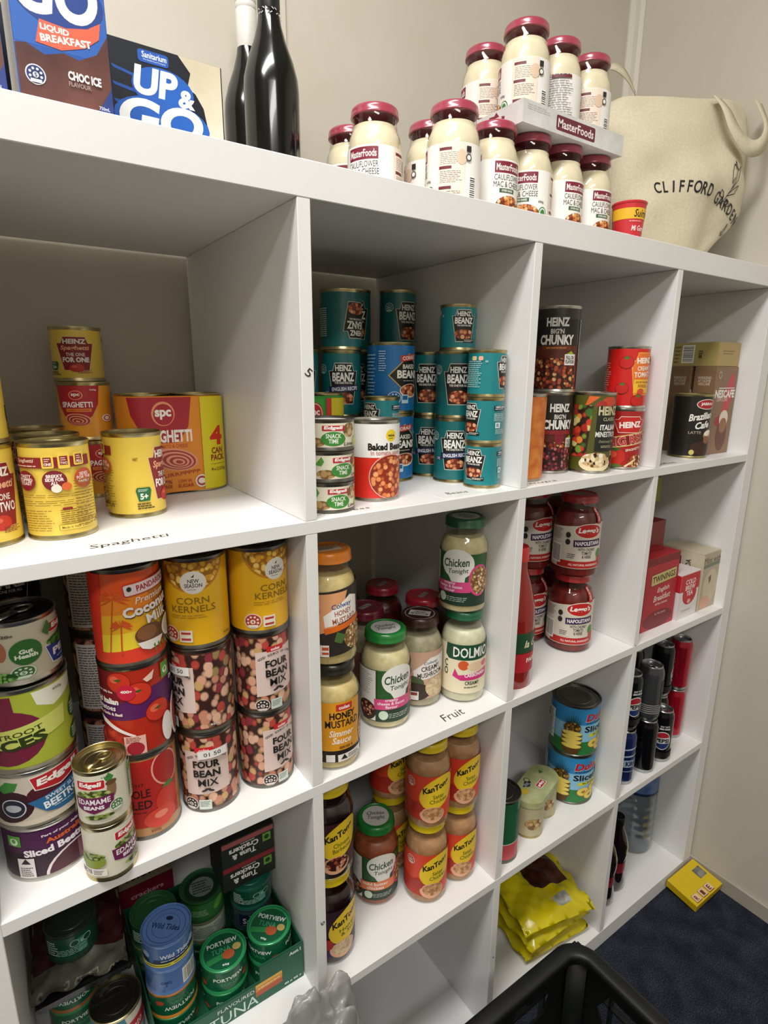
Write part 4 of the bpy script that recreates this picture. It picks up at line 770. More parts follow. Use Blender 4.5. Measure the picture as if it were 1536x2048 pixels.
jl = [('J1', .2115, .2585, z0, -128, 'cheese sauce jar farthest left at the back, half hidden by the jar before it'), ('J2', .2015, .1770, z0, -150, 'cheese sauce jar in front at the left end, outside the tray'), ('J3', .3020, .1790, z0 + .0019, 60, 'plain backed cheese sauce jar between the two tall looking front left jars'),
      ('J4', .2890, .1120, z0 + .0019, 128, 'cheese sauce jar at the front left corner of the lower tray, ingredient list showing'), ('J5', .3780, .1255, z0 + .0019, -95, 'cheese sauce jar directly below the tray corner with the maroon map print'), ('J6', .4550, .1270, z0 + .0019, -147, 'cheese sauce jar below the left half of the upper tray'),
      ('J7', .5320, .1280, z0 + .0019, -92, 'cheese sauce jar below the right half of the upper tray'), ('J8', .6090, .1300, z0 + .0019, -96, 'cheese sauce jar at the right end of the lower tray beside the red noodle cup'),
      ('K1', .4380, .2140, z0 + .1468, 140, 'cheese sauce jar at the back left of the upper tray'), ('K2', .4400, .1320, z0 + .1468, 128, 'topmost and nearest cheese sauce jar at the front corner of the upper tray'), ('K3', .5180, .1360, z0 + .1468, -24, 'second cheese sauce jar on the upper tray, nutrition panel showing'), ('K4', .5960, .1380, z0 + .1468, 128, 'cheese sauce jar at the right end of the upper tray beside the tote bag')]
for k, x, y, z, yw, lb in jl: jar('mf', 'mfoods', lb, x, y, z, .0375, .1425, yw, '#a03c50', 'cream_sauce', 'cheese sauce jars with maroon lids', fl=.84, lz=.918)
for x, y, nm in ((.3800, .2080, 'first'), (.4600, .2080, 'second'), (.5400, .2080, 'third'), (.6120, .2080, 'fourth')): jar('mf', 'mfoods', f'cheese sauce jar in the hidden back row, {nm} from its left end', x, y, z0 + .0019, .0375, .1425, -90, '#a03c50', 'cream_sauce', 'cheese sauce jars with maroon lids')
# noodle cup
t = thing('noodle_cup', 'small red and yellow noodle cup between the jars and the tote bag', 'cup', (.668, .088, z0), rad(-14))
link('cup', lathe('cup', [(0, .003), (.0205, .003), (.0215, 0), (.0275, .074), (.0285, .0745), (.0290, .0765), (.0280, .078), (.0268, .0765), (.0264, .074)], m('#c92a34', .4, 0, .2), 36), t); link('lid', lathe('lid', [(.0268, .0772), (0, .0772)], m('#c9b9a4', .4)), t)
A = Art(); A.r('#e9b62c', 0, 58, 150, 17); A.t('#1b1512', 'Suimin', 6, 58, 32, 12, .06, .2); A.t('#f3e4e0', 'Mi Goreng', 6, 34, 36, 11, .03, .1); A.bars('#e88c90', -4, 46, 26, 5, 1); A.bars('#e88c90', 4, 20, 26, 8, 2)
def conef(u, v):
    z = .001 * v; r = .0215 + (.0275 - .0215) * z / .074 + .0002; a = -pi / 2 + u / 26.0; n = Vector((cos(a), sin(a), -.08)).normalized(); return Vector((r * cos(a), r * sin(a), z)), n
conef.grid = 2 * pi * 26 / 64
link('label', A.build('cup_label', conef), t)

# tote bag
CANVAS = noisy('cream_canvas', '#cfc5aa', '#d8cfb6', 260, .85, bump=.25, bscale=900)
def tote():
    t = thing('tote_bag', 'slouching cream canvas tote bag with black printed lettering and flower on top of the unit', 'bag', (.865, .19, z0))
    N_ = 96; vs, fs = [], []
    lv = [(0.0, .105, .075, -.020), (.012, .125, .088, -.016), (.05, .150, .100, -.006), (.10, .174, .108, .008), (.15, .190, .108, .020), (.20, .192, .098, .024), (.25, .186, .084, .028), (.285, .172, .070, .040), (.305, .158, .060, .050)]
    rows = []
    for i, (z, hw, hd, dx) in enumerate(lv):
        row = []
        for k in range(N_):
            a = 2 * pi * k / N_; c, s = cos(a), sin(a); e = 2 / 2.9
            u_, v_ = hw * abs(c) ** e * (1 if c > 0 else -1), hd * abs(s) ** e * (1 if s > 0 else -1)
            wob = .005 * sin(3.1 * a + z * 30) + .004 * sin(5.3 * a - z * 44 + 1) + .003 * sin(9 * a + z * 60); f = 1 - 2 * abs(z / .315 - .5) * .4
            u_ += wob * c * f; v_ += wob * s * f
            if s < 0 and .03 < z < .24: v_ += -.014 * math.exp(-((u_ - .03) / .05) ** 2) * sin(pi * z / .27) + .010 * math.exp(-((u_ - .10 + z * .3) / .03) ** 2)
            r = rad(-16); x, y = u_ * cos(r) - v_ * sin(r) + dx, u_ * sin(r) + v_ * cos(r)
            row.append((x, y, z + .016 * (x / .18) * max(0, (z - .2) / .1)))
        rows.append(row)
    # interpolate between levels
    def cat(a, b_, c, d, t_): return tuple(.5 * ((2 * q) + (-p + r_) * t_ + (2 * p - 5 * q + 4 * r_ - s_) * t_ * t_ + (-p + 3 * q - 3 * r_ + s_) * t_ ** 3) for p, q, r_, s_ in zip(a, b_, c, d))
    R2 = []
    for i in range(len(rows) - 1):
        for s in range(4): R2.append([cat(rows[max(i - 1, 0)][k], rows[i][k], rows[i + 1][k], rows[min(i + 2, len(rows) - 1)][k], s / 4) for k in range(N_)])
    R2.append(rows[-1])
    R2.append([(x * .985, y * .975, z + .0005) for x, y, z in rows[-1]]); R2.append([(x * .93, y * .90, z - .10) for x, y, z in rows[-1]])
    for r_ in R2: vs += r_
    for i in range(len(R2) - 1):
        for k in range(N_): a, b2 = i * N_ + k, i * N_ + (k + 1) % N_; fs.append((a, b2, b2 + N_, a + N_))
    fs.append(tuple(range(N_))[::-1]); fs.append(tuple(range((len(R2) - 1) * N_, len(R2) * N_)))
    me = mesh('bag_body', vs, fs, CANVAS, None, True); body = link('bag_body', me, t)
    bv = BVHTree.FromPolygons([Vector(v) for v in vs], fs)
    r = rad(-16); nx, ny = Vector((cos(r), sin(r), 0)), Vector((-sin(r), cos(r), 0))
    def proj(u_, v_):   # front of the bag, millimetres
        o = nx * (u_ * .001) + Vector((0, 0, v_ * .001)) - ny * .4; h = bv.ray_cast(o, ny)
        if h[0] is None:
            h = bv.find_nearest(o + ny * .36); return h[0] + h[1] * .0006, h[1]
        return h[0] - ny * .0007, h[1]
    proj.grid = 5.0; proj.vb = [k * 5.0 for k in range(80)]
    A = Art(); s = 'CLIFFORD GARDENS'
    for k, ch in enumerate(s):
        q = k / (len(s) - 1)
        if ch != ' ': text_geo(ch, .015, .0); A.t('#17151a', ch, -58 + q * 226, 128 - 8 * q - 34 * q * q + 12 * sin(pi * q), max(5, 15 * ASP[(ch, .015, .0)]) if ch != 'I' else 3.2, 20, .015, .0, 4 - 26 * q)
    K = '#1d1a1c'
    def stroke(pts, w_=1.5):
        for (x, y), (x2, y2) in zip(pts, pts[1:]):
            l = math.hypot(x2 - x, y2 - y) or 1; A.p(K, [(x - (y2 - y) / l * w_ / 2, y + (x2 - x) / l * w_ / 2), (x + (y2 - y) / l * w_ / 2, y - (x2 - x) / l * w_ / 2), (x2 + (y2 - y) / l * w_ / 2, y2 - (x2 - x) / l * w_ / 2), (x2 - (y2 - y) / l * w_ / 2, y2 + (x2 - x) / l * w_ / 2)], 50)
    stroke([(96, 116), (112, 140), (122, 156), (128, 178), (118, 186), (112, 172), (112, 150), (120, 162)]); stroke([(112, 140), (130, 158), (140, 186), (130, 176), (122, 192), (122, 176)]); stroke([(104, 128), (124, 134), (134, 150), (120, 142), (106, 132)])
    stroke([(96, 116), (92, 132), (84, 136), (82, 126), (92, 124)]); stroke([(98, 118), (112, 120), (116, 112), (106, 110), (100, 116)]); stroke([(118, 66), (130, 84), (126, 66), (118, 62), (116, 70)])
    link('print', A.build('bag_print', proj, .00002), t)
    def ribbon(pts, wv, name, th=.0016, n=40):
        P = [Vector(p) for p in pts]; W_ = [Vector(w_) for w_ in wv]; b = bmesh.new(); prev = None
        for i in range(n + 1):
            f = i / n * (len(P) - 1); k = min(int(f), len(P) - 2); g = f - k
            cr = lambda Q: Vector(cat(Q[max(k - 1, 0)], Q[k], Q[k + 1], Q[min(k + 2, len(Q) - 1)], g))
            p, w_ = cr(P), cr(W_); d = (P[k + 1] - P[k]).cross(w_).normalized() * th
            cur = [b.verts.new(p - w_ / 2 - d / 2), b.verts.new(p + w_ / 2 - d / 2), b.verts.new(p + w_ / 2 + d / 2), b.verts.new(p - w_ / 2 + d / 2)]
            if prev:
                for j in range(4): b.faces.new((prev[j], prev[(j + 1) % 4], cur[(j + 1) % 4], cur[j]))
            prev = cur
        link(name, fromb(name, b, CANVAS, True), t)
    F = lambda u_, v_, w_: tuple(nx * u_ + ny * v_ + Vector((.012, 0, w_)))
    ribbon([F(.085, -.060, .310), F(.080, -.090, .278), F(.090, -.106, .240), F(.122, -.112, .212), F(.158, -.108, .222), F(.186, -.090, .262), F(.182, -.066, .312)], [(.030, 0, 0), (.030, 0, .004), (.024, 0, .018), (.006, 0, .029), (-.016, 0, .024), (-.028, 0, .008), (-.030, 0, 0)], 'front_handle')
    ribbon([F(-.075, .066, .300), F(-.085, .070, .350), F(-.068, .070, .392), F(-.030, .068, .385), F(.006, .068, .345), F(.03, .066, .305)], [(.024, 0, 0), (.024, .006, 0), (.016, .012, .016), (0, .010, .026), (-.016, 0, .018), (-.024, 0, 0)], 'back_handle')
tote()

# ================================================================ compartment contents
G_ = dict
# --- upper left: yellow spaghetti cans
c = lambda *a, **k: can(*a, **k)
S1, H1 = .0326, .0975
c('spag_two', 'large yellow spaghetti can cut by the left edge of the photo, lower of two', -.3065, .1020, z1, S1, H1, -62, group='yellow spaghetti cans')
c('spag_one', 'yellow spaghetti can stacked on another at the left edge of the photo', -.3070, .1060, z1 + H1, S1, H1, 60, group='yellow spaghetti cans')
c('spag_two', 'yellow spaghetti can turned back to front with recipe panel beside the left edge stack', -.2390, .1000, z1, S1, H1, 83, group='yellow spaghetti cans')
c('spag_two', 'yellow can hidden directly behind the back to front spaghetti can', -.2390, .1700, z1, S1, H1, 20, group='yellow spaghetti cans')
c('spag_two', 'yellow can third in line behind the back to front spaghetti can', -.2440, .2560, z1, S1, H1, 60, group='yellow spaghetti cans')
c('spag_one', 'single yellow spaghetti can standing in front of the four can pack', -.1545, .1520, z1, S1, H1, -30, group='yellow spaghetti cans')
c('spc_can', 'orange and red spaghetti can at the bottom of the three can stack', -.1780, .2960, z1, .0325, .0755, -78, group='orange spaghetti cans')
c('spc_can', 'orange and red spaghetti can in the middle of the three can stack', -.1800, .3050, z1 + .0755, .0330, .0755, -116, group='orange spaghetti cans')
c('spag_one', 'small yellow spaghetti can on top of the orange spaghetti cans', -.1800, .3270, z1 + .151, .0318, .0700, -101, group='yellow spaghetti cans')
def fourpack(label, x0, x1, y0, y1, z, h, front, side, wrap, group=None, top=GOLD):
    """four small tins in a printed cardboard sleeve"""
    t = thing('can_multipack', label, 'multipack', ((x0 + x1) / 2, (y0 + y1) / 2, z), 0, group); a, b_ = (x1 - x0) / 2, (y1 - y0) / 2; r = min(a / 2, b_) * .985
    for sx in (-1, 1):
        for sy in (0, 1): link('tin', memo(('pk', r, h), lambda: lathe('pack_tin', CANPROF(r, h / 2 - .0005) + [(0, h / 2 - .005)], top)), t, (sx * a / 2, 0, .0005 + sy * h / 2))
    bm_ = bmesh.new(); n = 64; R = b_ * .96; ring = []
    for lo in (0, 1):
        row = []
        for k in range(n):
            an = 2 * pi * k / n; cx = (a - R) * (1 if cos(an) > 0 else -1); cy = (b_ - R) * (1 if sin(an) > 0 else -1)
            row.append(bm_.verts.new((cx + R * cos(an), cy + R * sin(an), .003 + lo * (h - .006))))
        ring.append(row)
    for k in range(n): bm_.faces.new((ring[0][k], ring[0][(k + 1) % n], ring[1][(k + 1) % n], ring[1][k]))
    sl = link('sleeve', fromb('pack_sleeve', bm_, wrap, False), t)
    def fm(u, v):
        x = -a + u * .001; y = -b_
        if x < -a + R: y = -b_ + R - math.sqrt(max(R * R - (x + a - R) ** 2, 0))
        if x > a - R: y = -b_ + R - math.sqrt(max(R * R - (x - a + R) ** 2, 0))
        n_ = Vector((0, -1, 0))
        if x < -a + R: n_ = Vector((x + a - R, y + b_ - R, 0)).normalized()
        if x > a - R: n_ = Vector((x - a + R, y + b_ - R, 0)).normalized()
        return Vector((x, y, v * .001)) + n_ * .0002, n_
    fm.grid = 3.0
    link('printed_front', front.build('pack_front', fm), t)
    return t
A = Art(); W, H = 140, 136
A.r('#e08a22', 51, H / 2, 100, H - 8); A.p('#a81f2c', [(10, 131.5), (13, 108), (24, 82), (44, 58), (66, 66), (84, 92), (90, 131.5)]); A.e('#e8956a', 52, 110, 15, 16); A.e('#a81f2c', 52.5, 109, 13, 14); A.t('#f6ede4', 'spc', 52, 109, 21, 13, .04); A.t('#f6ede4', 'SPAGHETTI', 56, 80, 64, 17, .04)
A.r('#e2832a', 60, 66.5, 48, 9); A.t('#a8401c', 'TOMATO & CHEESE', 60, 66.5, 42, 5, .02)
for k in range(8): A.e('#9c3428' if k % 2 else '#e0947c', 64 + k * .6, 48 - k * .5, 30 - k * 3.6, 15 - k * 1.8, -10)
A.t('#a83a1c', 'SLURRPPPPP', 66, 28, 60, 5, .01, 0, 5); A.t('#a83a1c', 'LOW IN', 74, 18, 18, 4.6, .01); A.t('#a83a1c', 'SUGAR', 75, 11.5, 22, 5, .02); A.t('#a83a1c', '99%', 50, 18, 14, 5, .02); A.t('#a83a1c', 'FREE', 50, 11.5, 13, 4.6, .02); A.e('#f0e4d8', 97, 16, 9, 9); A.e('#a83a3c', 97, 16, 7, 7); A.e('#f0e4d8', 97, 16, 5, 4)
A.r('#d9cb1c', 119.5, H / 2, 37, H - 8); A.t('#c9281c', '4', 121, 78, 19, 27, .05); A.t('#8c2a1c', 'CAN\nPACK', 122, 52, 21, 19, .04); A.r('#8c6a1c', 122, 38, 22, .8); A.t('#6b4a16', '4x220g', 122, 30, 23, 6, .01)
fourpack('orange and yellow cardboard pack of four spaghetti cans beside the divider', -.150, -.0100, .232, .302, z1, .1360, A, None, m('#e08a22', .45), 'cardboard four can packs')
# --- upper second: baked beans
TG = 'teal baked bean cans'; h2, r2, h4, r4 = .0658, .0276, .0985, .0310
stack(3, ['beanz_small'] * 3, ['small teal bean can at the bottom of the front right stack of three', 'small teal bean can in the middle of the front right stack of three', 'small teal bean can on top of the front right stack of three'], .3140, .0520, z1, r2, h2, (-165, 175, -64), group=TG)
stack(2, ['beanz_english', 'beanz_big'], ['large teal can with a navy banner, bottom of the second row stack', 'large teal bean can in the middle of the stack behind the small can stack'], .3090, .1130, z1, r4, h4, (-127, -123), group=TG)
c('beanz_small', 'small teal bean can alone on top of the tall stack by the divider', .3100, .1130, z1 + 2 * h4, r2, h2, -112, group=TG)
stack(2, ['beanz_english', 'beanz_big'], ['large teal can with a navy banner, lower in the third row', 'large teal can, upper in the third row against the divider'], .3105, .1780, z1, r4, h4, (-128, -138), group=TG)
stack(2, ['corale', 'corale'], ['bright blue baked beans can with a black diamond, lower of two', 'bright blue baked beans can with a black diamond, upper of two'], .2330, .1780, z1, .0375, .1045, (-88, -76), group='blue baked bean cans')
c('value_beans', 'white and red baked beans can with a yellow circle, nearest in its compartment', .1330, .0720, z1, .0345, .1060, -105, metal=TIN)
for i, yw in enumerate((-100, -88, -110)):
    c('snack', 'small chickpea snack tin, ' + ('bottom', 'middle', 'top')[i] + ' of the three beside the white and red can', .0480, .0450, z1 + i * .0376, .0320, .0374, yw, metal=DTIN, group='chickpea snack tins', lid=m('#d9d8d2', .4) if i == 2 else None)
stack(2, ['beanz_small'] * 2, ['small teal bean can under another behind the white and red can', 'small teal bean can facing left, upper one just behind the white and red can'], .1840, .1310, z1, .0262, h2, (-150, -168), group=TG)
stack(3, ['beanz_english', 'beanz_english', 'beanz_big'], ['teal bean can at the bottom of the left back stack', 'large teal bean can with a navy banner in the middle of the left back stack', ''], .1660, .2120, z1, r4, h4, (-104, -108, -80), group=TG) if 0 else None
stack(2, ['beanz_english'] * 2, ['teal bean can at the bottom of the left back stack', 'large teal bean can with a navy banner below the upside down one'], .1640, .2130, z1, r4, h4, (-104, -112), group=TG)
c('beanz_big', 'upside down teal bean can on top of the left back stack', .1640, .2100, z1 + 2 * h4, .0315, .0850, -72, group=TG, flip=True)
for (x, y, yw, w_) in ((.0950, .2200, -100, 'dark corner stack'), (.2320, .2900, -110, 'back stack behind the blue cans'), (.2990, .2540, -88, 'rearmost stack against the right divider')):
    stack(3 if x > .1 else 2, ['beanz_big'] * (3 if x > .1 else 2), [f'teal can, {n_} of the {w_}' for n_ in ('bottom', 'second', 'topmost')[:3 if x > .1 else 2]], x, y, z1, r4, h4, (yw,) * 3, group=TG)
A = Art(); A.r('#2f9a2c', 36, 68, 62, 128); A.e('#b8231f', 54, 112, 13, 15); A.e('#e9d8d2', 54, 112, 11.6, 13.6); A.e('#b8231f', 54, 112, 10.6, 12.6); A.t('#f6efe9', 'spc', 54, 112, 15, 9, .03); A.r('#c42a24', 75, 68, 7, 128); A.r('#c9b81c', 94, 68, 30, 128)
fourpack('green, red and yellow cardboard pack of cans behind the snack tins', .0095, .1180, .1090, .1630, z1, .1380, A, None, m('#2a8a2a', .45), 'cardboard four can packs')
# --- upper third: soups
h5 = .1354
c('chunky_red', 'black can of chunky beans with a red kidney bean picture, lower of two', .5050, .0900, z1, .0362, h5, -112, metal=TIN, group='tall soup cans')
c('chunky', 'black can of chunky beans stacked on top against the shadow', .5080, .0900, z1 + h5, .0366, h5, -140, metal=TIN, group='tall soup cans')
c('orangesoup', 'orange can mostly hidden behind the divider at the left of the soups', .4060, .0620, z1, .0362, h5, 170, metal=TIN)
c('minestrone', 'olive and charcoal minestrone can with a bowl of beans on its label', (.5700), .0520, z1, .0364, h5, -113, metal=TIN, group='tall soup cans')
c('bigred', 'red can with a diagonal banner and tomatoes beside the minestrone can', .6520, .0470, z1, .0355, .1070, -128, metal=TIN)
c('creamtom', 'bright red creamy tomato soup can stacked on the red spaghetti can', .6520, .0490, z1 + .107, .0355, .1045, -104, metal=TIN)
# --- upper fourth: coffee
c('jarrah', 'tall black coffee tin with a red oval badge in front of the brown boxes', .9000, .0560, z1, .0372, .1274, -124, metal=GOLD, name='coffee_tin')
NB = m('#8a6a4c', .5)
for (x0, x1, y0, y1, lb) in ((.948, 1.036, .0400, .0860, 'brown coffee sachet box with a cup picture, nearest of two'), (.948, 1.036, .0930, .1380, 'brown coffee sachet box second behind the nearest one')):
    A = Art(); A.r('#8c6e52', 44, 90, 86, 178); A.e('#c4484c', 58, 118, 15, 52, -14); A.e('#a03038', 40, 70, 26, 12); A.e('#6d4030', 50, 40, 22, 34); A.e('#e6d8ca', 52, 74, 18, 18); A.e('#9c6a4a', 52, 60, 15, 16); A.t('#f2ece6', 'NESCAFE', 43, 126, 80, 17, .045); A.r('#f2ece6', 48, 137.5, 66, 1.8); A.t('#e9c9c0', 'CAPPUCCINO', 34, 114, 46, 7, .02); A.e('#efe4d6', 14, 164, 6, 7); A.e('#8c6e52', 14, 164, 5, 6)
    B = Art(); B.r('#7f6248', 22, 90, 43, 178); B.t('#cbb9a6', 'WEEKEND\nAT HOME\nNESCAFE', 22, 152, 28, 18, .02); B.bars('#5a4434', 22, 104, 30, 20, 5)
    carton_box('coffee_box', lb, 'box', x0, x1, y0, y1, z1, z1 + .181, NB, [('front', A), ('left', B)], 'brown coffee boxes')
A = Art(); A.r('#b39a62', 45, 24, 88, 47); A.bars('#7c6434', 42, 28, 46, 10, 2, .35); B = Art(); B.r('#ab9a5e', 48, 24, 94, 47); B.barcode(34, 25, 26, 36, True); B.t('#2c2818', 'CO\nRR', 60, 24, 9, 16, .05); B.bars('#7c6434', 12, 24, 14, 38, 5)
carton_box('coffee_box', 'flat gold coffee box lying across the two brown ones', 'box', .950, 1.0395, .0440, .1400, z1 + .1815, z1 + .2300, m('#a8965a', .45), [('front', A), ('left', B)], 'brown coffee boxes')
# --- second row left
FB = 'four bean mix cans'
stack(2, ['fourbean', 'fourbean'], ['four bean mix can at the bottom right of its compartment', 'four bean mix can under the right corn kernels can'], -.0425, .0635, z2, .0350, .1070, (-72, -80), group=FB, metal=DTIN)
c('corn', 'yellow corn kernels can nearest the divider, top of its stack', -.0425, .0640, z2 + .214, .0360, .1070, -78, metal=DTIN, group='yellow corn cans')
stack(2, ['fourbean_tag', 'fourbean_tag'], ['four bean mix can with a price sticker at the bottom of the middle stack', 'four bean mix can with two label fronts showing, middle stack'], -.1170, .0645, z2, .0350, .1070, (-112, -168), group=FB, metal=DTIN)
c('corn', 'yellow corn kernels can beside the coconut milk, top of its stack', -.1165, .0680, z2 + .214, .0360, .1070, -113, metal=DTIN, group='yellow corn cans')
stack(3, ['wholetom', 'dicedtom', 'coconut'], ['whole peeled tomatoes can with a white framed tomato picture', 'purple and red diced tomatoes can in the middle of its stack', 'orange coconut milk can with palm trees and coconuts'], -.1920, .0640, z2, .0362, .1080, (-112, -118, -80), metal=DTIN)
stack(2, ['edamame', 'edamame'], ['small edamame beans tin at the bottom of the front pair', 'small edamame beans tin on top with a shiny ring pull lid'], -.2405, .0190, z2, .0256, .0660, (-42, -116), metal=GOLD, group='edamame tins') if 0 else None
c('edamame', 'small edamame beans tin at the bottom of the front pair', -.2405, .0190, z2, .0256, .0660, -44, group='edamame tins')
c('edamame', 'small edamame beans tin on top with a shiny ring pull lid', -.2405, .0190, z2 + .066, .0256, .0660, -116, group='edamame tins', pull=True)
c('ww_beet', 'purple sliced beetroot can at the bottom of the left stack', -.2935, .0750, z2, .0420, .0650, -86, metal=TIN)
c('edgell_beet', 'pale beetroot can with a blue banner, second from the bottom', -.2960, .0750, z2 + .065, .0420, .0650, -84, metal=TIN)
c('golden', 'lime green beetroot slices can with a big beetroot picture', -.2960, .0750, z2 + .130, .0415, .0900, -96, metal=TIN)
c('peas', 'squat pea tin with dark ring pull lid on top of the beetroot cans', -.2930, .0770, z2 + .220, .0355, .0660, -108, metal=TIN, lid=m('#1c1c1a', .35, .6), pull=True)
for k in range(3):
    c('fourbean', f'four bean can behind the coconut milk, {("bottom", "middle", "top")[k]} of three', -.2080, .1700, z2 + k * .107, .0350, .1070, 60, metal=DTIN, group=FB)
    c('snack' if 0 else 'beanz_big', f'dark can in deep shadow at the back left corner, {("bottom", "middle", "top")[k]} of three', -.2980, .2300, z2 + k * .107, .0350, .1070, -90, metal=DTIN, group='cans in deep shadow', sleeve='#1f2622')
# --- second row, second: pasta and simmer sauces
HM = noisy('mustard_sauce', '#c9b070', '#d9c48c', 90, .4); CS = noisy('cheese_bacon_sauce', '#cdbd8c', '#ddd0a4', 90, .4); MS = noisy('mushroom_sauce', '#a39a80', '#bab194', 90, .4); DS = noisy('carbonara_sauce', '#d0ccae', '#dedabe', 90, .4)
jar('wide', 'coles_hm', 'honey mustard jar with a black lid and orange label under the orange lidded jar', .0475, .0450, z2, .0372, .1500, -100, '#15130f', 'mustard_sauce', 'simmer sauce jars')
jar('wide', 'colway', 'honey mustard jar with a bright orange lid on top of another jar', .0475, .0490, z2 + .150, .0360, .1500, -98, '#e8851f', 'mustard_sauce', 'simmer sauce jars', lidtop=lt_colway)
jar('wide', 'tonight', 'cheese and bacon sauce jar with a green lid standing alone in front', .1590, .0800, z2, .0383, .1500, -107, '#1f7a34', 'cheese_bacon_sauce', 'simmer sauce jars', lidtop=lt_tonight)
jar('wide', 'mushroom', 'creamy mushroom sauce jar with a dark brown lid', .2360, .0960, z2, .0372, .1480, -138, '#351a16', 'mushroom_sauce', 'simmer sauce jars', lidtop=lt_mush)
jar('wide', 'dolmio', 'white carbonara sauce jar with a dark green label band', .3040, .0660, z2, .0370, .1530, -112, '#165a3a', 'carbonara_sauce', 'simmer sauce jars', lz=.915)
jar('wide', 'tonight', 'cheese and bacon sauce jar with a dark green lid on top of the carbonara jar', .3030, .0720, z2 + .153, .0378, .1500, -162, '#1a5c3a', 'cheese_bacon_sauce', 'simmer sauce jars', lidtop=lt_tonight)
DR = noisy('dark_red_sauce', '#3a0c0c', '#571512', 60, .4)
for i, (x, y, fl_, cl) in enumerate(((.1750, .1620, 'mushroom_sauce', '#6d1c30'), (.2850, .1500, 'dark_red_sauce', '#a81f30'), (.2560, .2320, 'dark_red_sauce', '#8c1c2c'), (.1700, .2460, 'dark_red_sauce', '#6d1424'), (.0950, .1540, 'dark_red_sauce', '#7c1c2c'), (.0850, .2360, 'dark_red_sauce', '#5c1020'), (.2120, .3080, 'dark_red_sauce', '#6d1424'))):
    jar('wide', 'blank', ('jar of pale sauce with a maroon lid behind the green lidded jar', 'dark sauce jar with a bright red lid behind the mushroom sauce', 'dark jar with a crimson lid two rows back near the right divider', 'dark jar with a maroon lid in the middle of the back rows', 'dark red jar just behind the honey mustard stack', 'dark jar in the far left corner behind the honey mustard', 'rearmost dark jar against the wall')[i], x, y, z2, .0370, .1500, -90, cl, fl_, 'maroon lidded jars in shadow', lidtop=lt_sauce)
# --- second row, third: napoletana sauce
LS = noisy('tomato_sauce', '#5c120e', '#7c1d14', 70, .4)
for (x, y, yw, wh) in ((.5960, .0820, -133, 'front stack'), (.6480, .1520, -128, 'right hand stack by the divider'), (.5560, .1600, -120, 'left hand stack in shadow')):
    for k in (0, 1): jar('leg', 'leggos', f'{("lower", "upper")[k]} red lidded tomato sauce jar of the {wh}', x, y, z2 + k * .1520, .0425, .1520, yw + 3 * k, '#a81c22', 'tomato_sauce', 'red lidded tomato sauce jars', lidtop=lt_sauce if k else None)
t = bottle('sauce_bottle', 'tall passata bottle with a green and red label half hidden by the divider', 'bottle', .4010, .0500, z2, [(0, .006), (.028, .004), (.0345, 0), (.036, .008), (.036, .120), (.034, .145), (.026, .180), (.0185, .205), (.017, .228), (0, .228)], m('#8c1f1a', .12, 0, .5), ([(.0185, .218), (.0195, .219), (.0195, .240), (.018, .243), (0, .243)], m('#c9262a', .3, 0, .4)))
A = Art(); A.r('#1f4a2c', 0, 84, 150, 36); A.t('#e6e0b8', 'la Gina', 10, 82, 46, 13, .02, .3); A.r('#b8202c', 0, 48, 150, 34); A.t('#f2e4e0', 'PASSATA', 16, 52, 46, 8, .04); A.e('#e9c9c4', 22, 36, 6, 6); link('label', A.build('label', cyl_map(.0362, 1, 1, 0)), t, (0, 0, 0), (0, 0, rad(8)))
# --- second row, fourth: tea
A = Art(); A.r('#b02430', 60, 80, 118, 157); A.r('#7c1820', 60, 150, 118, 16); A.e('#7c1c24', 60, 20, 54, 20); A.r('#1a1612', 66, 112, 92, 25, 3); A.r('#cdb978', 66, 112, 90, 23, 3); A.t('#1f1a12', 'TWININGS', 66, 112, 82, 14, .03, 0, 3); A.t('#f0e2dc', 'English', 68, 84, 44, 13, .01, .25, 2); A.t('#f0e2dc', 'Breakfast', 66, 68, 62, 13, .01, .25, 2); A.t('#e9cfc8', 'EXTRA STRONG', 66, 54, 44, 4.6, .03); A.t('#d9b0a8', '80 TEA BAGS', 66, 32, 40, 4.4, .02)
B = Art(); B.r('#9c1f2a', 60, 28, 116, 52); B.t('#5c1018', 'English Breakfast', 60, 28, 90, 8, .02)
carton_box('tea_box', 'large red tea box with a gold name band', 'box', .7545, .8740, .0260, .0820, z2, z2 + .1590, m('#a8202c', .4), [('front', A), ('top', B)], 'tea boxes')
A = Art(); A.r('#e3dedd', 38, 50, 75, 100); A.r('#c4222f', 38, 82, 75, 38); A.e('#c4222f', 40, 56, 28, 26); A.t('#f4eceb', 'COLD\nBREW\nTEA', 40, 70, 40, 38, .02); A.bars('#8c7a78', 40, 18, 50, 6, 2, .3); A.e('#dcb0a0', 40, 38, 7, 5)
B = Art(); B.r('#e0d6d6', 24, 50, 46, 100); B.r('#b8202c', 24, 82, 46, 38); B.t('#f0e6e4', 'TEA', 12, 84, 16, 6, .03, 0, 90)
carton_box('tea_box', 'small red and white cold brew tea box in the middle', 'box', .8790, .9560, .0190, .0660, z2, z2 + .1040, m('#d9d0d0', .4), [('front', A), ('left', B)], 'tea boxes')
A = Art(); A.r('#b8aa92', 44, 66, 88, 131); A.e('#cdbfa4', 46, 52, 30, 40); A.e('#d9a48c', 30, 16, 24, 14); A.p('#6d6048', [(34, 74), (44, 80), (46, 66), (40, 58)]); A.t('#5c564c', 'Mint with', 42, 116, 70, 14, .0); A.r('#77806e', 44, 104, 80, 8, 2)
B = Art(); B.r('#cbc0a8', 50, 66, 98, 131); B.r('#2c2a24', 40, 104, 14, 30); B.t('#3a362c', 'NERADA', 64, 92, 46, 12, .03, 0, 90)
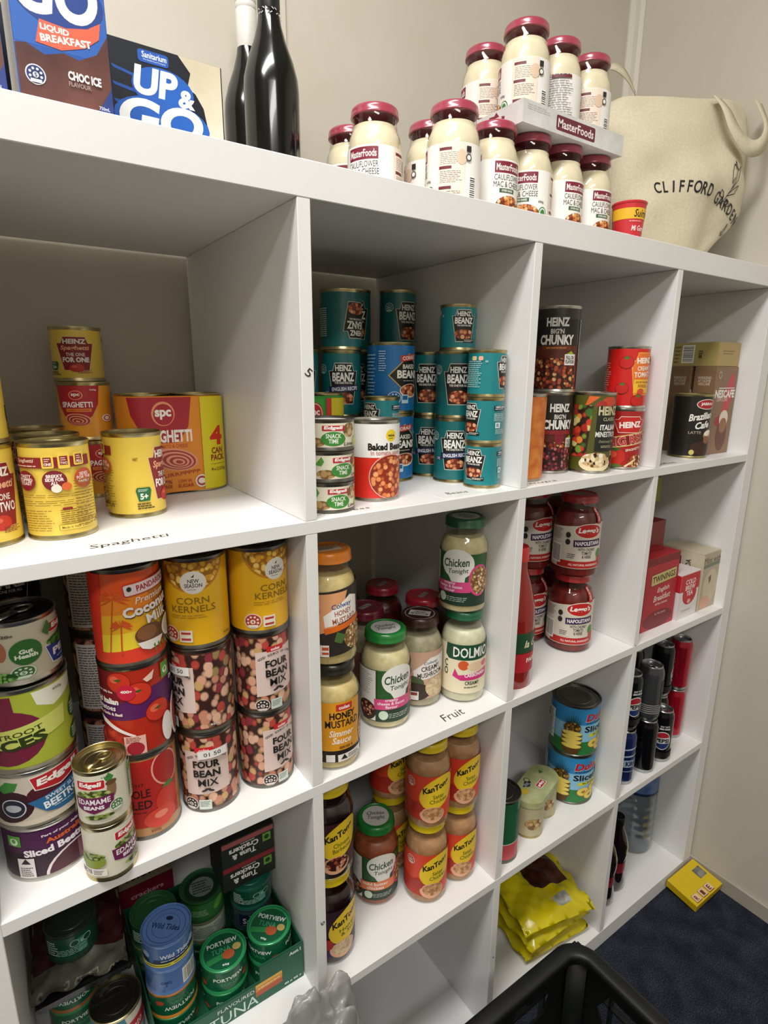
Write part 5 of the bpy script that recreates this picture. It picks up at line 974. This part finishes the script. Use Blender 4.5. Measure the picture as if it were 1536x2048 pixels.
carton_box('tea_box', 'cream herbal tea box nearest the right side panel', 'box', .9660, 1.0390, .0220, .1180, z2, z2 + .1350, m('#c4b89e', .45), [('front', A), ('left', B)], 'tea boxes')
carton_box('tea_box', 'plain dark red box standing behind the large tea box', 'box', .8500, .9180, .0900, .1270, z2, z2 + .2060, m('#7c2024', .45), [], 'tea boxes')
carton_box('tea_box', 'tall brown box supporting a yellow one behind the tea boxes', 'box', .8400, .9300, .1300, .1900, z2, z2 + .2400, m('#6a5030', .5), [], 'tea boxes')
carton_box('tea_box', 'olive yellow box on top at the back of the tea compartment', 'box', .8400, .9360, .1200, .2000, z2 + .2402, z2 + .2950, m('#8c8a2c', .45), [], 'tea boxes')
# --- third row left: tuna
TRG = m('#14523a', .5)
A = Art(); A.r('#175c42', 118, 32, 232, 62); A.r('#d98a2c', 184, 38, 40, 22); A.r('#b8542c', 184, 31, 40, 10); A.r('#e0ae44', 184, 45, 40, 5); A.bars('#e9d8a8', 184, 40, 34, 5, 1); A.bars('#e9d8a8', 184, 31, 34, 4, 1); A.t('#e6eee8', 'FLAVOURED', 140, 34, 50, 8, .0); A.t('#cfe0d6', 'TUNA', 132, 16, 74, 20, .0); A.t('#e6eee8', 'Asst.1', 220, 50, 18, 6, .03); A.t('#e6eee8', '40 x 95 g', 215, 8, 26, 5, .03)
tray('open green cardboard display tray full of small tuna tins', -.2165, -.0100, .0420, .2400, z3, .0640, None, None, (-.1005, .03625, .038), TRG)
TRB = [o for o in COL.objects if o.name.startswith('cardboard_tray')][-1]
def cutfn(u, v): return Vector((-.13075 + u * .001, -.099 - .0002, v * .001)), Vector((0, -1, 0))
B = Art()
B.r('#175c42', 200, 32, 66, 62); B.r('#175c42', 97.5, 19, 139, 36); B.r('#d98a2c', 180, 25, 40, 15); B.r('#b8542c', 180, 19, 40, 8); B.r('#e0ae44', 180, 33, 40, 5); B.bars('#f0dcb0', 180, 27, 34, 4, 1); B.t('#e6eee8', 'FLAVOURED', 132, 28, 52, 6, .0); B.t('#cfe0d6', 'TUNA', 128, 12, 70, 17, .0); B.t('#e6eee8', 'Asst.1', 221, 55, 18, 6, .03); B.t('#e6eee8', '40 x 95 g', 216, 7, 27, 5, .03)
link('printed_front', B.build('tray_print', cutfn), TRB)
tt, th_ = .0018, .0400
def tunalid(R, kind):
    A = Art()
    if kind == 'port':
        A.e('#2f9a5c', 0, 0, R, R); A.e('#0f5a3a', 0, 0, R * .9, R * .9); A.t('#eef4f0', 'PORTVIEW', 0, R * .42, R * 1.4, R * .24, .03); A.t('#4fae80', 'TUNA', -R * .1, R * .05, R * .9, R * .26, .0); A.r('#2f8a4c', -R * .35, -R * .3, R * .9, R * .28, 10); A.e('#b85a34', R * .2, -R * .25, R * .28, R * .24); A.e('#b8a45c', R * .62, R * .0, R * .2, R * .18); A.t('#eef4f0', '95g', 0, -R * .72, R * .3, R * .12, .03)
    elif kind == 'wild':
        A.e('#5f84c0', 0, 0, R, R); A.e('#34528c', 0, 0, R * .84, R * .84); A.e('#5f84c0', 0, 0, R * .81, R * .81); A.e('#34528c', 0, 0, R * .6, R * .6); A.e('#5f84c0', 0, 0, R * .58, R * .58); A.t('#182a50', 'Wild Tides', 0, -R * .05, R * 1.3, R * .26, .02, 0, 0); A.e('#182a50', 0, R * .35, R * .16, R * .1)
    elif kind == 'ww':
        A.e('#1f4a2c', 0, 0, R, R); A.e('#0f2c1c', 0, 0, R * .86, R * .86); A.e('#6a726a', 0, 0, R * .6, R * .6); A.bars('#20302a', 0, 0, R * .9, R * .8, 5)
    return A
def tuna(key, lab, x, y, z, yaw, lidk=None, h=.0400, r=.0318, flip=False, rim='#2f9a5c', lrot=0):
    rimm = m(rim, .35, .2, .3)
    t = can(key, lab, x, y, z, r, h, yaw, metal=rimm, group='small tuna tins', flip=flip, name='tuna_tin')
    if lidk: link('lid_print', tunalid(r * 1000 * .93, lidk).build('lid_print', flat_map((0, 0, h - .0026), (1, 0, 0), (0, 1, 0))), t, (0, 0, 0), (0, 0, rad(lrot)))
    return t
zt = z3 + tt
for k, (x, y, a, b_, lr) in enumerate(((-.1140, .0800, -96, -100, -5), (-.0455, .0800, -120, -150, 10))):
    tuna('tuna_green', ('green tuna tin under the front middle one', 'green tuna tin under the front right one')[k], x, y, zt, a)
    tuna('tuna_green', ('green lidded tuna tin in the front middle of the tray', 'green lidded tuna tin at the front right corner of the tray')[k], x, y, zt + th_, b_, 'port', lrot=lr + 5)
tuna('tuna_green', 'green tuna tin at the bottom under the blue tins', -.1825, .0900, zt, -90)
tuna('tuna_green', 'upside down green tuna tin with an orange rim under the blue tins', -.1825, .0900, zt + th_, -80, flip=True, rim='#d98a34')
tuna('tuna_blue_back', 'blue tuna tin with a barcode, lower of the blue pair', -.1825, .0900, zt + 2 * th_, -84, rim='#5f84c0')
tuna('tuna_blue', 'blue tuna tin with an embossed lid on top of its stack', -.1825, .0900, zt + 3 * th_, -84, 'wild', rim='#5f84c0', lrot=-45)
for (x, y, nm, ks) in ((-.1150, .1700, 'stack behind the front middle tin', ('tuna_green', 'green_white', 'green_leaf')), (-.0460, .1500, 'stack behind the front right tin', ('tuna_green', 'salmon', 'teal_tuna')), (-.1850, .1700, 'dark stack behind the blue tins', ('tuna_green', 'green_leaf', 'teal_tuna'))):
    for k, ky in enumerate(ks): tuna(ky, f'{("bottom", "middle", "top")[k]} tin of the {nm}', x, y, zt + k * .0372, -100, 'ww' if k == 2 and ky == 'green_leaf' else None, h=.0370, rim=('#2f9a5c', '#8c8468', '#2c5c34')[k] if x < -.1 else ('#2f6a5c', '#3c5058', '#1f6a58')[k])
for k in range(2):
    A = Art(); A.r('#20231f', 41, 21, 80, 41); A.r(('#8c2430', '#a8585a')[k], 41, 37, 80, 8); A.t('#eeece8', 'Tuna &\nCrackers', 34, 18, 46, 20, .03, 0, 180); A.bars('#cfccc6', 40, 31, 22, 3, 1); A.r('#6aa03c', 70, 24, 13, 14); A.e('#20401c', 70, 24, 4, 4)
    carton_box('snack_box', ('upside down tuna box with a crimson band, lower of two', 'upside down tuna and crackers box with a pink band, upper of two')[k], 'box', -.0915, -.0095, .1350, .1980, z3 + .1135 + k * .0430, z3 + .1563 + k * .0430, m('#20231f', .5), [('front', A)], 'tuna and cracker boxes')
c('generic_red', 'can with a black end and red and blue label at the front left of the tuna tins', -.2510, .0990, z3, .0315, .0780, -80, metal=GOLD, lid=BLKTIN)
# pouches and black tray at the left
for (x, y) in ((-.2950, .1750), (-.2950, .2450)):
    for k in (0, 1): tuna('tuna_green', f'{("lower", "upper")[k]} tuna tin {"near" if y < .2 else "far"} under the black plastic tray', x, y, z3 + k * .0400, -90, flip=bool(k), rim='#a8683c' if k else '#2f9a5c')
def ptray():
    t = thing('plastic_tray', 'black ribbed plastic tray lying across the tins on the left', 'tray', (-.2800, .2000, z3 + .0803)); b = bmesh.new()
    def bx(x0, x1, y0, y1, z0, z1): bmesh.ops.create_cube(b, size=1, matrix=Matrix.Translation(((x0 + x1) / 2, (y0 + y1) / 2, (z0 + z1) / 2)) @ Matrix.Diagonal((x1 - x0, y1 - y0, z1 - z0, 1)))
    bx(-.055, .055, -.07, .08, 0, .002); bx(-.055, .055, -.072, -.07, 0, .014); bx(-.057, .057, -.078, -.070, .012, .0145); bx(-.057, -.055, -.07, .08, 0, .014); bx(.055, .057, -.07, .08, 0, .014); bx(-.055, .055, .08, .082, 0, .014)
    for k in range(9): bx(-.050 + k * .0125, -.046 + k * .0125, -.0745, -.0720, .001, .012)
    link('tray_body', fromb('plastic_tray', b, m('#17181a', .25, 0, .4)), t)
ptray()
def pillow(name, label, cat, loc, rz, w_, l_, h_, mats, region, seed=1, group=None, tilt=(0, 0), seal=.09, n=26, sag=0.0):
    """a filled bag: bulging middle, flat crimped ends"""
    t = thing(name, label, cat, loc, rz, group); t.rotation_euler = (tilt[0], tilt[1], rz); rnd = random.Random(seed); ph = [rnd.random() * 6 for _ in range(8)]; vs, fs, mi = [], [], []
    for side in (1, -1):
        b0 = len(vs)
        for j in range(n + 1):
            for i in range(n + 1):
                u_, v_ = i / n * 2 - 1, j / n * 2 - 1; ve = max(0, (abs(v_) - (1 - seal * 2)) / (seal * 2)); g = (1 - abs(u_) ** 3.2) ** .6 * (1 - min(1, abs(v_) / (1 - seal * .9)) ** 4) ** .7 if abs(v_) < 1 - seal * .9 else 0
                wr = .0022 * (sin(u_ * 7 + ph[0] + v_ * 5) + sin(v_ * 11 + ph[1] - u_ * 4) + .7 * sin(u_ * 17 + ph[2]) * sin(v_ * 15 + ph[3]))
                z = side * g * h_ / 2 + (wr * (.4 + g) if side == 1 else wr * .3 * g); x = u_ * w_ / 2 * (1 - .05 * g); y = v_ * l_ / 2
                z += h_ / 2 + ve * (.006 * sin(u_ * 9 + ph[4]) - sag) if True else 0
                vs.append((x, y, max(z, .0004 if side == -1 else .0012) if tilt == (0, 0) else z))
        for j in range(n):
            for i in range(n):
                a = b0 + j * (n + 1) + i; q = (a, a + 1, a + n + 2, a + n + 1); fs.append(q if side == 1 else q[::-1]); mi.append(region((i + .5) / n, (j + .5) / n, side))
    me = mesh(name, vs, fs, mats, mi, True); bb = bmesh.new(); bb.from_mesh(me); bmesh.ops.remove_doubles(bb, verts=bb.verts, dist=.0003); bb.to_mesh(me); bb.free()
    link('pouch', me, t); return t
FOIL = noisy('pale_foil', '#5c5a50', '#7c7a6e', 30, .4, metal=.2)
pillow('food_pouch', 'flat food pouch with a pale crimped edge on the black plastic tray', 'pouch', (-.2800, .1950, z3 + .0952), rad(-4), .112, .140, .010, [FOIL, m('#3a1016', .35, 0, .3)], lambda a, b_, s: 1 if .25 < b_ < .95 and s == 1 else 0, 4)
tuna('teal_tuna', 'dark green tin resting on the flat pouch at the left', -.2860, .1850, z3 + .1072, -96, h=.0440, r=.0320, rim='#2c3a34')
A = Art(); A.r('#7c1c30', 42, 40, 82, 60); A.r('#9c947c', 42, 86, 82, 30); A.t('#1c1a18', 'TUNA', 30, 88, 40, 14, .04, .1); A.t('#c9a0a8', 'crackers', 42, 50, 50, 9, .02)
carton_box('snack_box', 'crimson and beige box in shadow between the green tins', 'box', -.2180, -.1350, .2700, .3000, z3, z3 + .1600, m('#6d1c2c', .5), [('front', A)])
# --- third row, second: simmer sauces
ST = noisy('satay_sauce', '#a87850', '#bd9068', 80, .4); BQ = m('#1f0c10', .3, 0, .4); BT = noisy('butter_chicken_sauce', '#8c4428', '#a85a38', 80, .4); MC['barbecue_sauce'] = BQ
KT = 'yellow lidded simmer sauce jars'; YL = '#d3b81c'
for k in (0, 1): jar('kt', 'satay', f'{("lower", "upper")[k]} orange satay jar of the front middle pair', .2340, .0620, z3 + k * .1500, .0368, .1500, -122 - 5 * k, YL, 'satay_sauce', KT)
for k in (0, 1): jar('kt', 'satay', f'{("lower", "upper")[k]} orange satay jar against the right divider', .3045, .0640, z3 + k * .1500, .0350, .1500, -123, YL, 'satay_sauce', KT)
for k in (0, 1): jar('kt', 'satay', f'{("lower", "upper")[k]} orange satay jar standing behind in shadow', .2180, .1480, z3 + k * .1500, .0368, .1500, -109, YL, 'satay_sauce', KT)
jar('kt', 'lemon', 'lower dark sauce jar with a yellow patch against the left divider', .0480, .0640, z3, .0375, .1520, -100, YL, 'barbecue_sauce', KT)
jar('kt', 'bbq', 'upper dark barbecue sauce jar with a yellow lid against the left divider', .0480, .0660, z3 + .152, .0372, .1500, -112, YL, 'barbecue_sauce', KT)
jar('wide', 'butter', 'butter chicken sauce jar with a bright green lid standing alone', .1610, .1080, z3, .0385, .1480, -120, '#1f7a34', 'butter_chicken_sauce', lidtop=lt_tonight)
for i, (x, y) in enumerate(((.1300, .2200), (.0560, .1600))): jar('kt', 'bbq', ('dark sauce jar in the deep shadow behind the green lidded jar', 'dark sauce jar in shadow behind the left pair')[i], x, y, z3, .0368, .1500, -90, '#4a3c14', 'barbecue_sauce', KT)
# --- third row, third: fruit
stack(2, ['dole', 'dole'], ['pineapple slices can, lower of the pair by the divider', 'pineapple slices can on top with its dull metal end showing'], .6400, .0790, z3, .0490, .1130, (-128, -112), metal=DTIN, group='pineapple cans')
c('redgreen', 'green and red can half hidden by the divider at the left of the fruit', .3980, .0480, z3, .0355, .1300, -60, metal=DTIN)
def twinpack():
    t = thing('can_multipack', 'pack of two pale chickpea tins under a cardboard cover, lying beside the pineapple', 'multipack', (.5150, .0600, z3), rad(4)); r, h = .0300, .0780
    for i, s in enumerate((-1, 1)):
        o = link('tin', memo(('tp', 1), lambda: lathe('pack_tin', CANPROF(r, h) + [(0, h - .005)], GOLD)), t, (s * .0315, .0 + (.012 if s > 0 else -.004), 0)); A = Art(); D['twin'](A)
        sl = link('label', lathe('label_sleeve', [(r * .976, .005), (r * .976, h - .005)], m('#b9b28c', .35, 0, .2)), o); link('print', A.build('print', cyl_map(r * .977, r * .977 / .0325, (h - .01) / .078, .005)), sl, (0, 0, 0), (0, 0, rad(-30)))
    b = bmesh.new(); n = 40; lo, hi = [], []
    for k in range(n):
        an = 2 * pi * k / n; sx = 1 if cos(an) > 0 else -1; x = sx * .0315 + .0312 * cos(an); y = (.012 if sx > 0 else -.004) + .0312 * sin(an); lo.append(b.verts.new((x, y, h - .010))); hi.append(b.verts.new((x * .985, y * .985, h + .0012)))
    for k in range(n): b.faces.new((lo[k], lo[(k + 1) % n], hi[(k + 1) % n], hi[k]))
    b.faces.new(hi); link('cardboard_cover', fromb('cover', b, noisy('cover_print', '#98a06c', '#b4b78a', 40, .35)), t)
    A = Art(); A.r('#efe6e0', 6, -2, 26, 13, 12); A.r('#b8232c', 6, -2, 24, 11, 12); A.t('#f6f2ee', 'Edgell', 6, -2, 20, 7, .05, .1, 192); A.p('#1c1c3a', [(-30, 14), (-14, 22), (-4, 14), (-18, 6)]); A.bars('#c9c9d8', -17, 14, 16, 7, 3); A.e('#c9a83a', -36, 4, 8, 8); A.e('#20201c', -8, 22, 6, 6); A.e('#b4b78a', -8, 22, 4.6, 4.6); A.p('#3a6a2c', [(28, 18), (36, 26), (38, 16)])
    link('cover_print', A.build('cover_print', flat_map((0, 0, h + .0013), (1, 0, 0), (0, 1, 0))), t)
twinpack()
# --- third row, fourth: drink cans
def soda(key, label, x, y, z, yaw, col, r=.0245, h=.1300, group='slim drink cans'):
    t = thing('drink_can', label, 'can', (x, y, z), rad(yaw + 90), group); al = m('#b3b5b6', .28, 1.0)
    link('body', memo(('soda', col, r, h), lambda: lathe('drink_can', [(0, .006), (r * .62, .004), (r * .74, 0), (r * .80, .002), (r * .99, .012), (r, .016), (r, h - .018), (r * .97, h - .012), (r * .84, h - .003), (r * .84, h - .001), (r * .80, h), (r * .78, h - .001), (r * .76, h - .005), (0, h - .005)], None, 40, True, [al, m(col, .22, .5, .4)], [0, 0, 0, 0, 1, 1, 1, 1, 0, 0, 0, 0, 0])), t)
    if key:
        def mk():
            A = Art(); D[key](A); return A.build('can_print', cyl_map(r * 1.001, r / .037, .001 * (h - .036) / .110 / .001 * 1.0, .017))
        link('print', memo(('sp', key, r, h), mk), t)
    ring_pull(t, r * .8, h, al, h - .005); return t
soda('pep', 'black cola can with a red, white and blue roundel standing alone in front', .8990, .0300, z3, -138, '#121216')
soda('blackplain', 'plain sided black can behind the front cola can, lower one', .9480, .0720, z3, 100, '#101014')
soda('pep', 'black cola can with its roundel at the right edge, top of its stack', .9480, .0720, z3 + .13, -52, '#101014')
for k in (0, 1): soda(None, f'{("lower", "upper")[k]} glossy red drink can next to the right side panel', 1.0090, .0640, z3 + k * .13, -90, '#b3122c')
soda('blackplain', 'black can under the grey banded can', .8330, .0290, z3, -90, '#101012')
soda('greybands', 'dark grey can with pale bands stacked on a black can', .8320, .0330, z3 + .13, -60, '#4a4b4d', r=.0262)
soda('bluecan', 'blue lemonade can at the bottom left, cut by the divider', .7600, .0340, z3, -96, '#1c2f6b')
soda('pep', 'black cola can with roundel on top of the blue can', .7640, .0380, z3 + .13, -112, '#121216')
for k in (0, 1): soda('blackplain', f'{("lower", "upper")[k]} dark can in the second row behind the grey banded can', .8700, .1020, z3 + k * .13, -90, '#141418')
# --- bottom row
def waterbottle():
    R = .0500; P = [(0, .012), (R * .5, .006), (R * .8, 0), (R * .95, .006), (R, .02)]
    for k in range(6): zz = .032 + k * .024; P += [(R, zz), (R * .975, zz + .006), (R * .975, zz + .010), (R, zz + .016)]
    P += [(R, .175), (R * .98, .178), (R * .98, .235), (R, .238), (R * .95, .262), (R * .72, .288), (R * .40, .304), (R * .30, .308), (R * .30, .318)]
    t = thing('water_bottle', 'large clear ribbed water bottle with a blue label in the bottom right compartment', 'bottle', (.9890, .1150, z4)); link('bottle_wall', lathe('water_bottle', P, DGLASS, 48), t)
    w_ = [(a * .975, b_ + .0012) for a, b_ in P if b_ < .25]; link('water', lathe('water', w_ + [(0, .25)], glassy('water', '#f2f5f6', .3, .1), 48), t)
    link('label', lathe('label', [(R * .985, .180), (R * .985, .233)], noisy('water_label', '#2f4a7c', '#5f7aa8', 30, .35)), t); link('label_band', lathe('label_band', [(R * .99, .180), (R * .99, .187)], m('#14244a', .35)), t); link('cap', lathe('cap', [(R * .34, .306), (R * .36, .308), (R * .36, .322), (0, .324)], m('#2c4a8c', .4)), t)
waterbottle()
def cola(x, y, lab, rz):
    t = thing('cola_bottle', lab, 'bottle', (x, y, z4), rz, 'small cola bottles'); r = .0285; lq = m('#150807', .1, 0, .7)
    link('bottle_wall', memo('cw', lambda: lathe('cola_bottle', [(0, .008), (r * .6, .004), (r * .8, 0), (r * .98, .012), (r, .03), (r * .9, .055), (r * .9, .085), (r, .105), (r * .98, .125), (r * .75, .150), (r * .5, .168), (r * .42, .178), (r * .42, .188)], lq, 36)), t)
    link('cap', memo('cc', lambda: lathe('cap', [(r * .46, .178), (r * .5, .179), (r * .5, .196), (r * .44, .199), (0, .199)], m('#0c0c0e', .35), 28)), t); link('label', memo('cl', lambda: lathe('label', [(r * .915, .056), (r * .915, .084)], m('#7c101c', .35))), t); return t
cola(.8290, .0640, 'small dark cola bottle with a red label in front of the water bottle', 0)
t = cola(.7710, .0540, 'small dark cola bottle half hidden by the divider', 0); A = Art(); A.r('#b8b4b4', 14, 70, 18, 20); A.r('#2a2426', 14, 70, 15, 17); A.bars('#8c8888', 14, 70, 13, 14, 5); link('label_print', A.build('lp', cyl_map(.0285 * .925, 1, 1, 0)), t)
YEL = noisy('yellow_plastic_film', '#b8a80a', '#d9c814', 12, .22); CHO = noisy('chocolate_picture', '#2a0f0a', '#5c2418', 40, .3); SIL = noisy('clear_film_window', '#8a8880', '#c4c2ba', 60, .2, metal=.2)
reg = lambda a, b_, s: 1 if s == 1 and .10 < b_ < .62 and .42 < a < .95 else (2 if s == 1 and .12 < a < .26 and .28 < b_ < .45 else 0)
for k, (dx, dy, rz) in enumerate(((.0, .0, -8), (-.004, -.004, -3), (.000, -.010, -13))):
    pillow('snack_bag', ('bottom', 'middle', 'top')[k] + ' glossy yellow snack bag of the pile in the lower compartment', 'bag', (.5950 + dx, .1080 + dy, z4 + k * .0375), rad(90 + rz), .165, .180, .036, [YEL, CHO, SIL], reg, 11 + k, 'yellow snack bags', seal=.08)
# --- floor: bait box
t = thing('bait_box', 'yellow cardboard bait box tilted in the corner between shelf and wall', 'box', (1.0180, -.0440, .0215)); t.rotation_euler = (rad(7), rad(-3), rad(-2))
def bait():
    b = bmesh.new(); W, H, T = .112, .078, .020
    outer = [(-W / 2, -H / 2), (W / 2, -H / 2), (W / 2, H / 2), (W * .12, H / 2), (W * .12, H * .10), (-W * .0, H * .10), (-W * .0, H / 2), (-W / 2, H / 2)]
    return box(-W / 2, W / 2, -H / 2, H / 2, -T / 2, T / 2 - .0006, .0008, m('#c9a80c', .4))
link('carton', bait(), t); A = Art(); A.r('#d6b714', 0, 0, 111, 77); A.r(noisy('picture_bait', '#4a4c48', '#8c8a80', 60), 35, 9, 28, 25)
for k, ch in enumerate(('R', 'I', 'E')): A.r('#6b3420', -36 + k * 26, -26, 21, 19); A.r('#e0c09a', -35 + k * 26, -25.4, 20, 17); A.t('#6b2c1c', ch, -36 + k * 26, -26, 9, 12, .03)
link('printed_face', A.build('printed_face', flat_map((0, 0, .0096), (1, 0, 0), (0, 1, 0))), t)
# --- crate
def crate():
    t = thing('plastic_crate', 'dark green plastic crate with handle openings standing on the carpet', 'crate', (.168, -.322, 0)); a, b_, H = .285, .228, .300; GP = noisy('dark_green_plastic', '#050807', '#0a0f0d', 30, .5, bump=.05); th = .004
    def panel(p, q, name, hole):
        """wall panel from p to q with a six sided handle opening"""
        P_, Q_ = Vector((*p, 0)), Vector((*q, 0)); d = (Q_ - P_); Ln = d.length; d.normalize(); nrm = Vector((d.y, -d.x, 0)); b = bmesh.new()
        hx, z0_, z1_, c_ = hole; hexp = [(c_ - hx, (z0_ + z1_) / 2), (c_ - hx * .72, z0_), (c_ + hx * .72, z0_), (c_ + hx, (z0_ + z1_) / 2), (c_ + hx * .72, z1_), (c_ - hx * .72, z1_)]
        outer = [(0, (z0_ + z1_) / 2), (0, .0), (Ln, .0), (Ln, (z0_ + z1_) / 2), (Ln, H - .001), (0, H - .001)]
        layers = []
        for s in (0, 1): layers.append(([b.verts.new(P_ + d * x + Vector((0, 0, z)) + nrm * th * s) for x, z in hexp], [b.verts.new(P_ + d * x + Vector((0, 0, z)) + nrm * th * s) for x, z in outer]))
        for s in (0, 1):
            h_, o_ = layers[s]
            for k in range(6): k2 = (k + 1) % 6; b.faces.new((h_[k], h_[k2], o_[k2], o_[k]))
        for k in range(6):
            k2 = (k + 1) % 6; b.faces.new((layers[0][0][k], layers[0][0][k2], layers[1][0][k2], layers[1][0][k])); b.faces.new((layers[0][1][k], layers[0][1][k2], layers[1][1][k2], layers[1][1][k]))
        # ribs each side of the opening and a lip round it
        def bx(x0, x1, z0__, z1__, o0, o1):
            co = [P_ + d * x + nrm * o + Vector((0, 0, z)) for x in (x0, x1) for o in (o0, o1) for z in (z0__, z1__)]; vv = [b.verts.new(q_) for q_ in co]
            for f in ((0, 1, 3, 2), (4, 6, 7, 5), (0, 4, 5, 1), (2, 3, 7, 6), (0, 2, 6, 4), (1, 5, 7, 3)): b.faces.new([vv[i] for i in f])
        for x in (.03, .07, Ln - .07, Ln - .03): bx(x - .002, x + .002, .01, H - .03, th, th + .010)
        bx(.01, Ln - .01, H - .075, H - .071, th, th + .010); bx(.01, Ln - .01, .10, .104, th, th + .008)
        link(name, fromb(name, b, GP), t)
    ai, bi = a - .014, b_ - .014
    panel((ai, bi), (-ai, bi), 'long_side', (.050, .195, .255, .110)); panel((-ai, -bi), (ai, -bi), 'long_side', (.050, .195, .255, .110)); panel((ai, -bi), (ai, bi), 'short_side', (.075, .165, .255, 2 * bi - .125)); panel((-ai, bi), (-ai, -bi), 'short_side', (.075, .165, .255, .125))
    # rim with rounded corners, folded down outer lip
    b = bmesh.new(); n = 40; R = .030; prof = [(-.006, -.014), (-.004, 0), (.0, .003), (.016, .003), (.021, 0), (.022, -.022), (.018, -.022), (.017, -.002), (.0, -.002)]; rows = []
    for k in range(n):
        an = 2 * pi * k / n + pi / n; sx, sy = (1 if cos(an) > 0 else -1), (1 if sin(an) > 0 else -1); cx, cy = sx * (a - .022 - R), sy * (b_ - .022 - R)
        rows.append([b.verts.new((cx + (R + o) * cos(an), cy + (R + o) * sin(an), H + z)) for o, z in prof])
    for k in range(n):
        for j in range(len(prof)): j2 = (j + 1) % len(prof); b.faces.new((rows[k][j], rows[(k + 1) % n][j], rows[(k + 1) % n][j2], rows[k][j2]))
    link('rim', fromb('rim', b, GP, True), t)
    for sx in (-1, 1):
        for sy in (-1, 1):
            b = bmesh.new(); n2 = 10; pr = []
            for q_ in range(n2 + 1):
                an = pi / 2 * q_ / n2; c0 = Vector((sx * (ai - .028), sy * (bi - .028), 0)); pr.append([b.verts.new(c0 + Vector((sx * cos(an), sy * sin(an), 0)) * rr + Vector((0, 0, z))) for rr, z in ((.027, .0), (.027, H - .002), (.023, H - .002), (.023, .0))])
            for q_ in range(n2):
                for j in range(4): b.faces.new((pr[q_][j], pr[q_ + 1][j], pr[q_ + 1][(j + 1) % 4], pr[q_][(j + 1) % 4]))
            link('corner_post', fromb('corner_post', b, GP, True), t)
    for s in (-1, 1): link('grip_step', box(-.02, .02, -.006, .006, 0, .018, .002, GP), t, (s * .16, bi - .004, H - .036))
    link('base', box(-ai + .005, ai - .005, -bi + .005, bi - .005, .002, .008, .001, GP), t)
crate()
# --- crumpled plastic bag in the crate
def crumple():
    t = thing('plastic_bag', 'crumpled translucent grey plastic bag standing between the crate and the shelves', 'bag', (-.040, -.0500, 0)); b = bmesh.new(); bmesh.ops.create_icosphere(b, subdivisions=6, radius=1); rnd = random.Random(5)
    from mathutils import noise
    for v in b.verts:
        p = v.co.copy(); n1 = noise.noise(p * 2.1); n2 = 1 - abs(noise.noise(p * 4.3 + Vector((3, 1, 2)))) * 2; n3 = 1 - abs(noise.noise(p * 9 + Vector((7, 4, 1)))) * 2
        k = 1 + .20 * n1 + .05 * n2 + .014 * n3; q = p * k; v.co = Vector((q.x * .088, q.y * .034, (q.z * .255 + .255)))
    mn = min(v.co.z for v in b.verts)
    for v in b.verts: v.co.z = (v.co.z - mn) * (.515 / .58)
    mt, nt, bs = nodes('grey_plastic_film'); bs.inputs['Base Color'].default_value = lin('#a4a4a2'); bs.inputs['Roughness'].default_value = .22; bs.inputs['Alpha'].default_value = .68; bs.inputs['Coat Weight'].default_value = .4
    link('bag_film', fromb('plastic_bag', b, mt, True), t)
crumple()
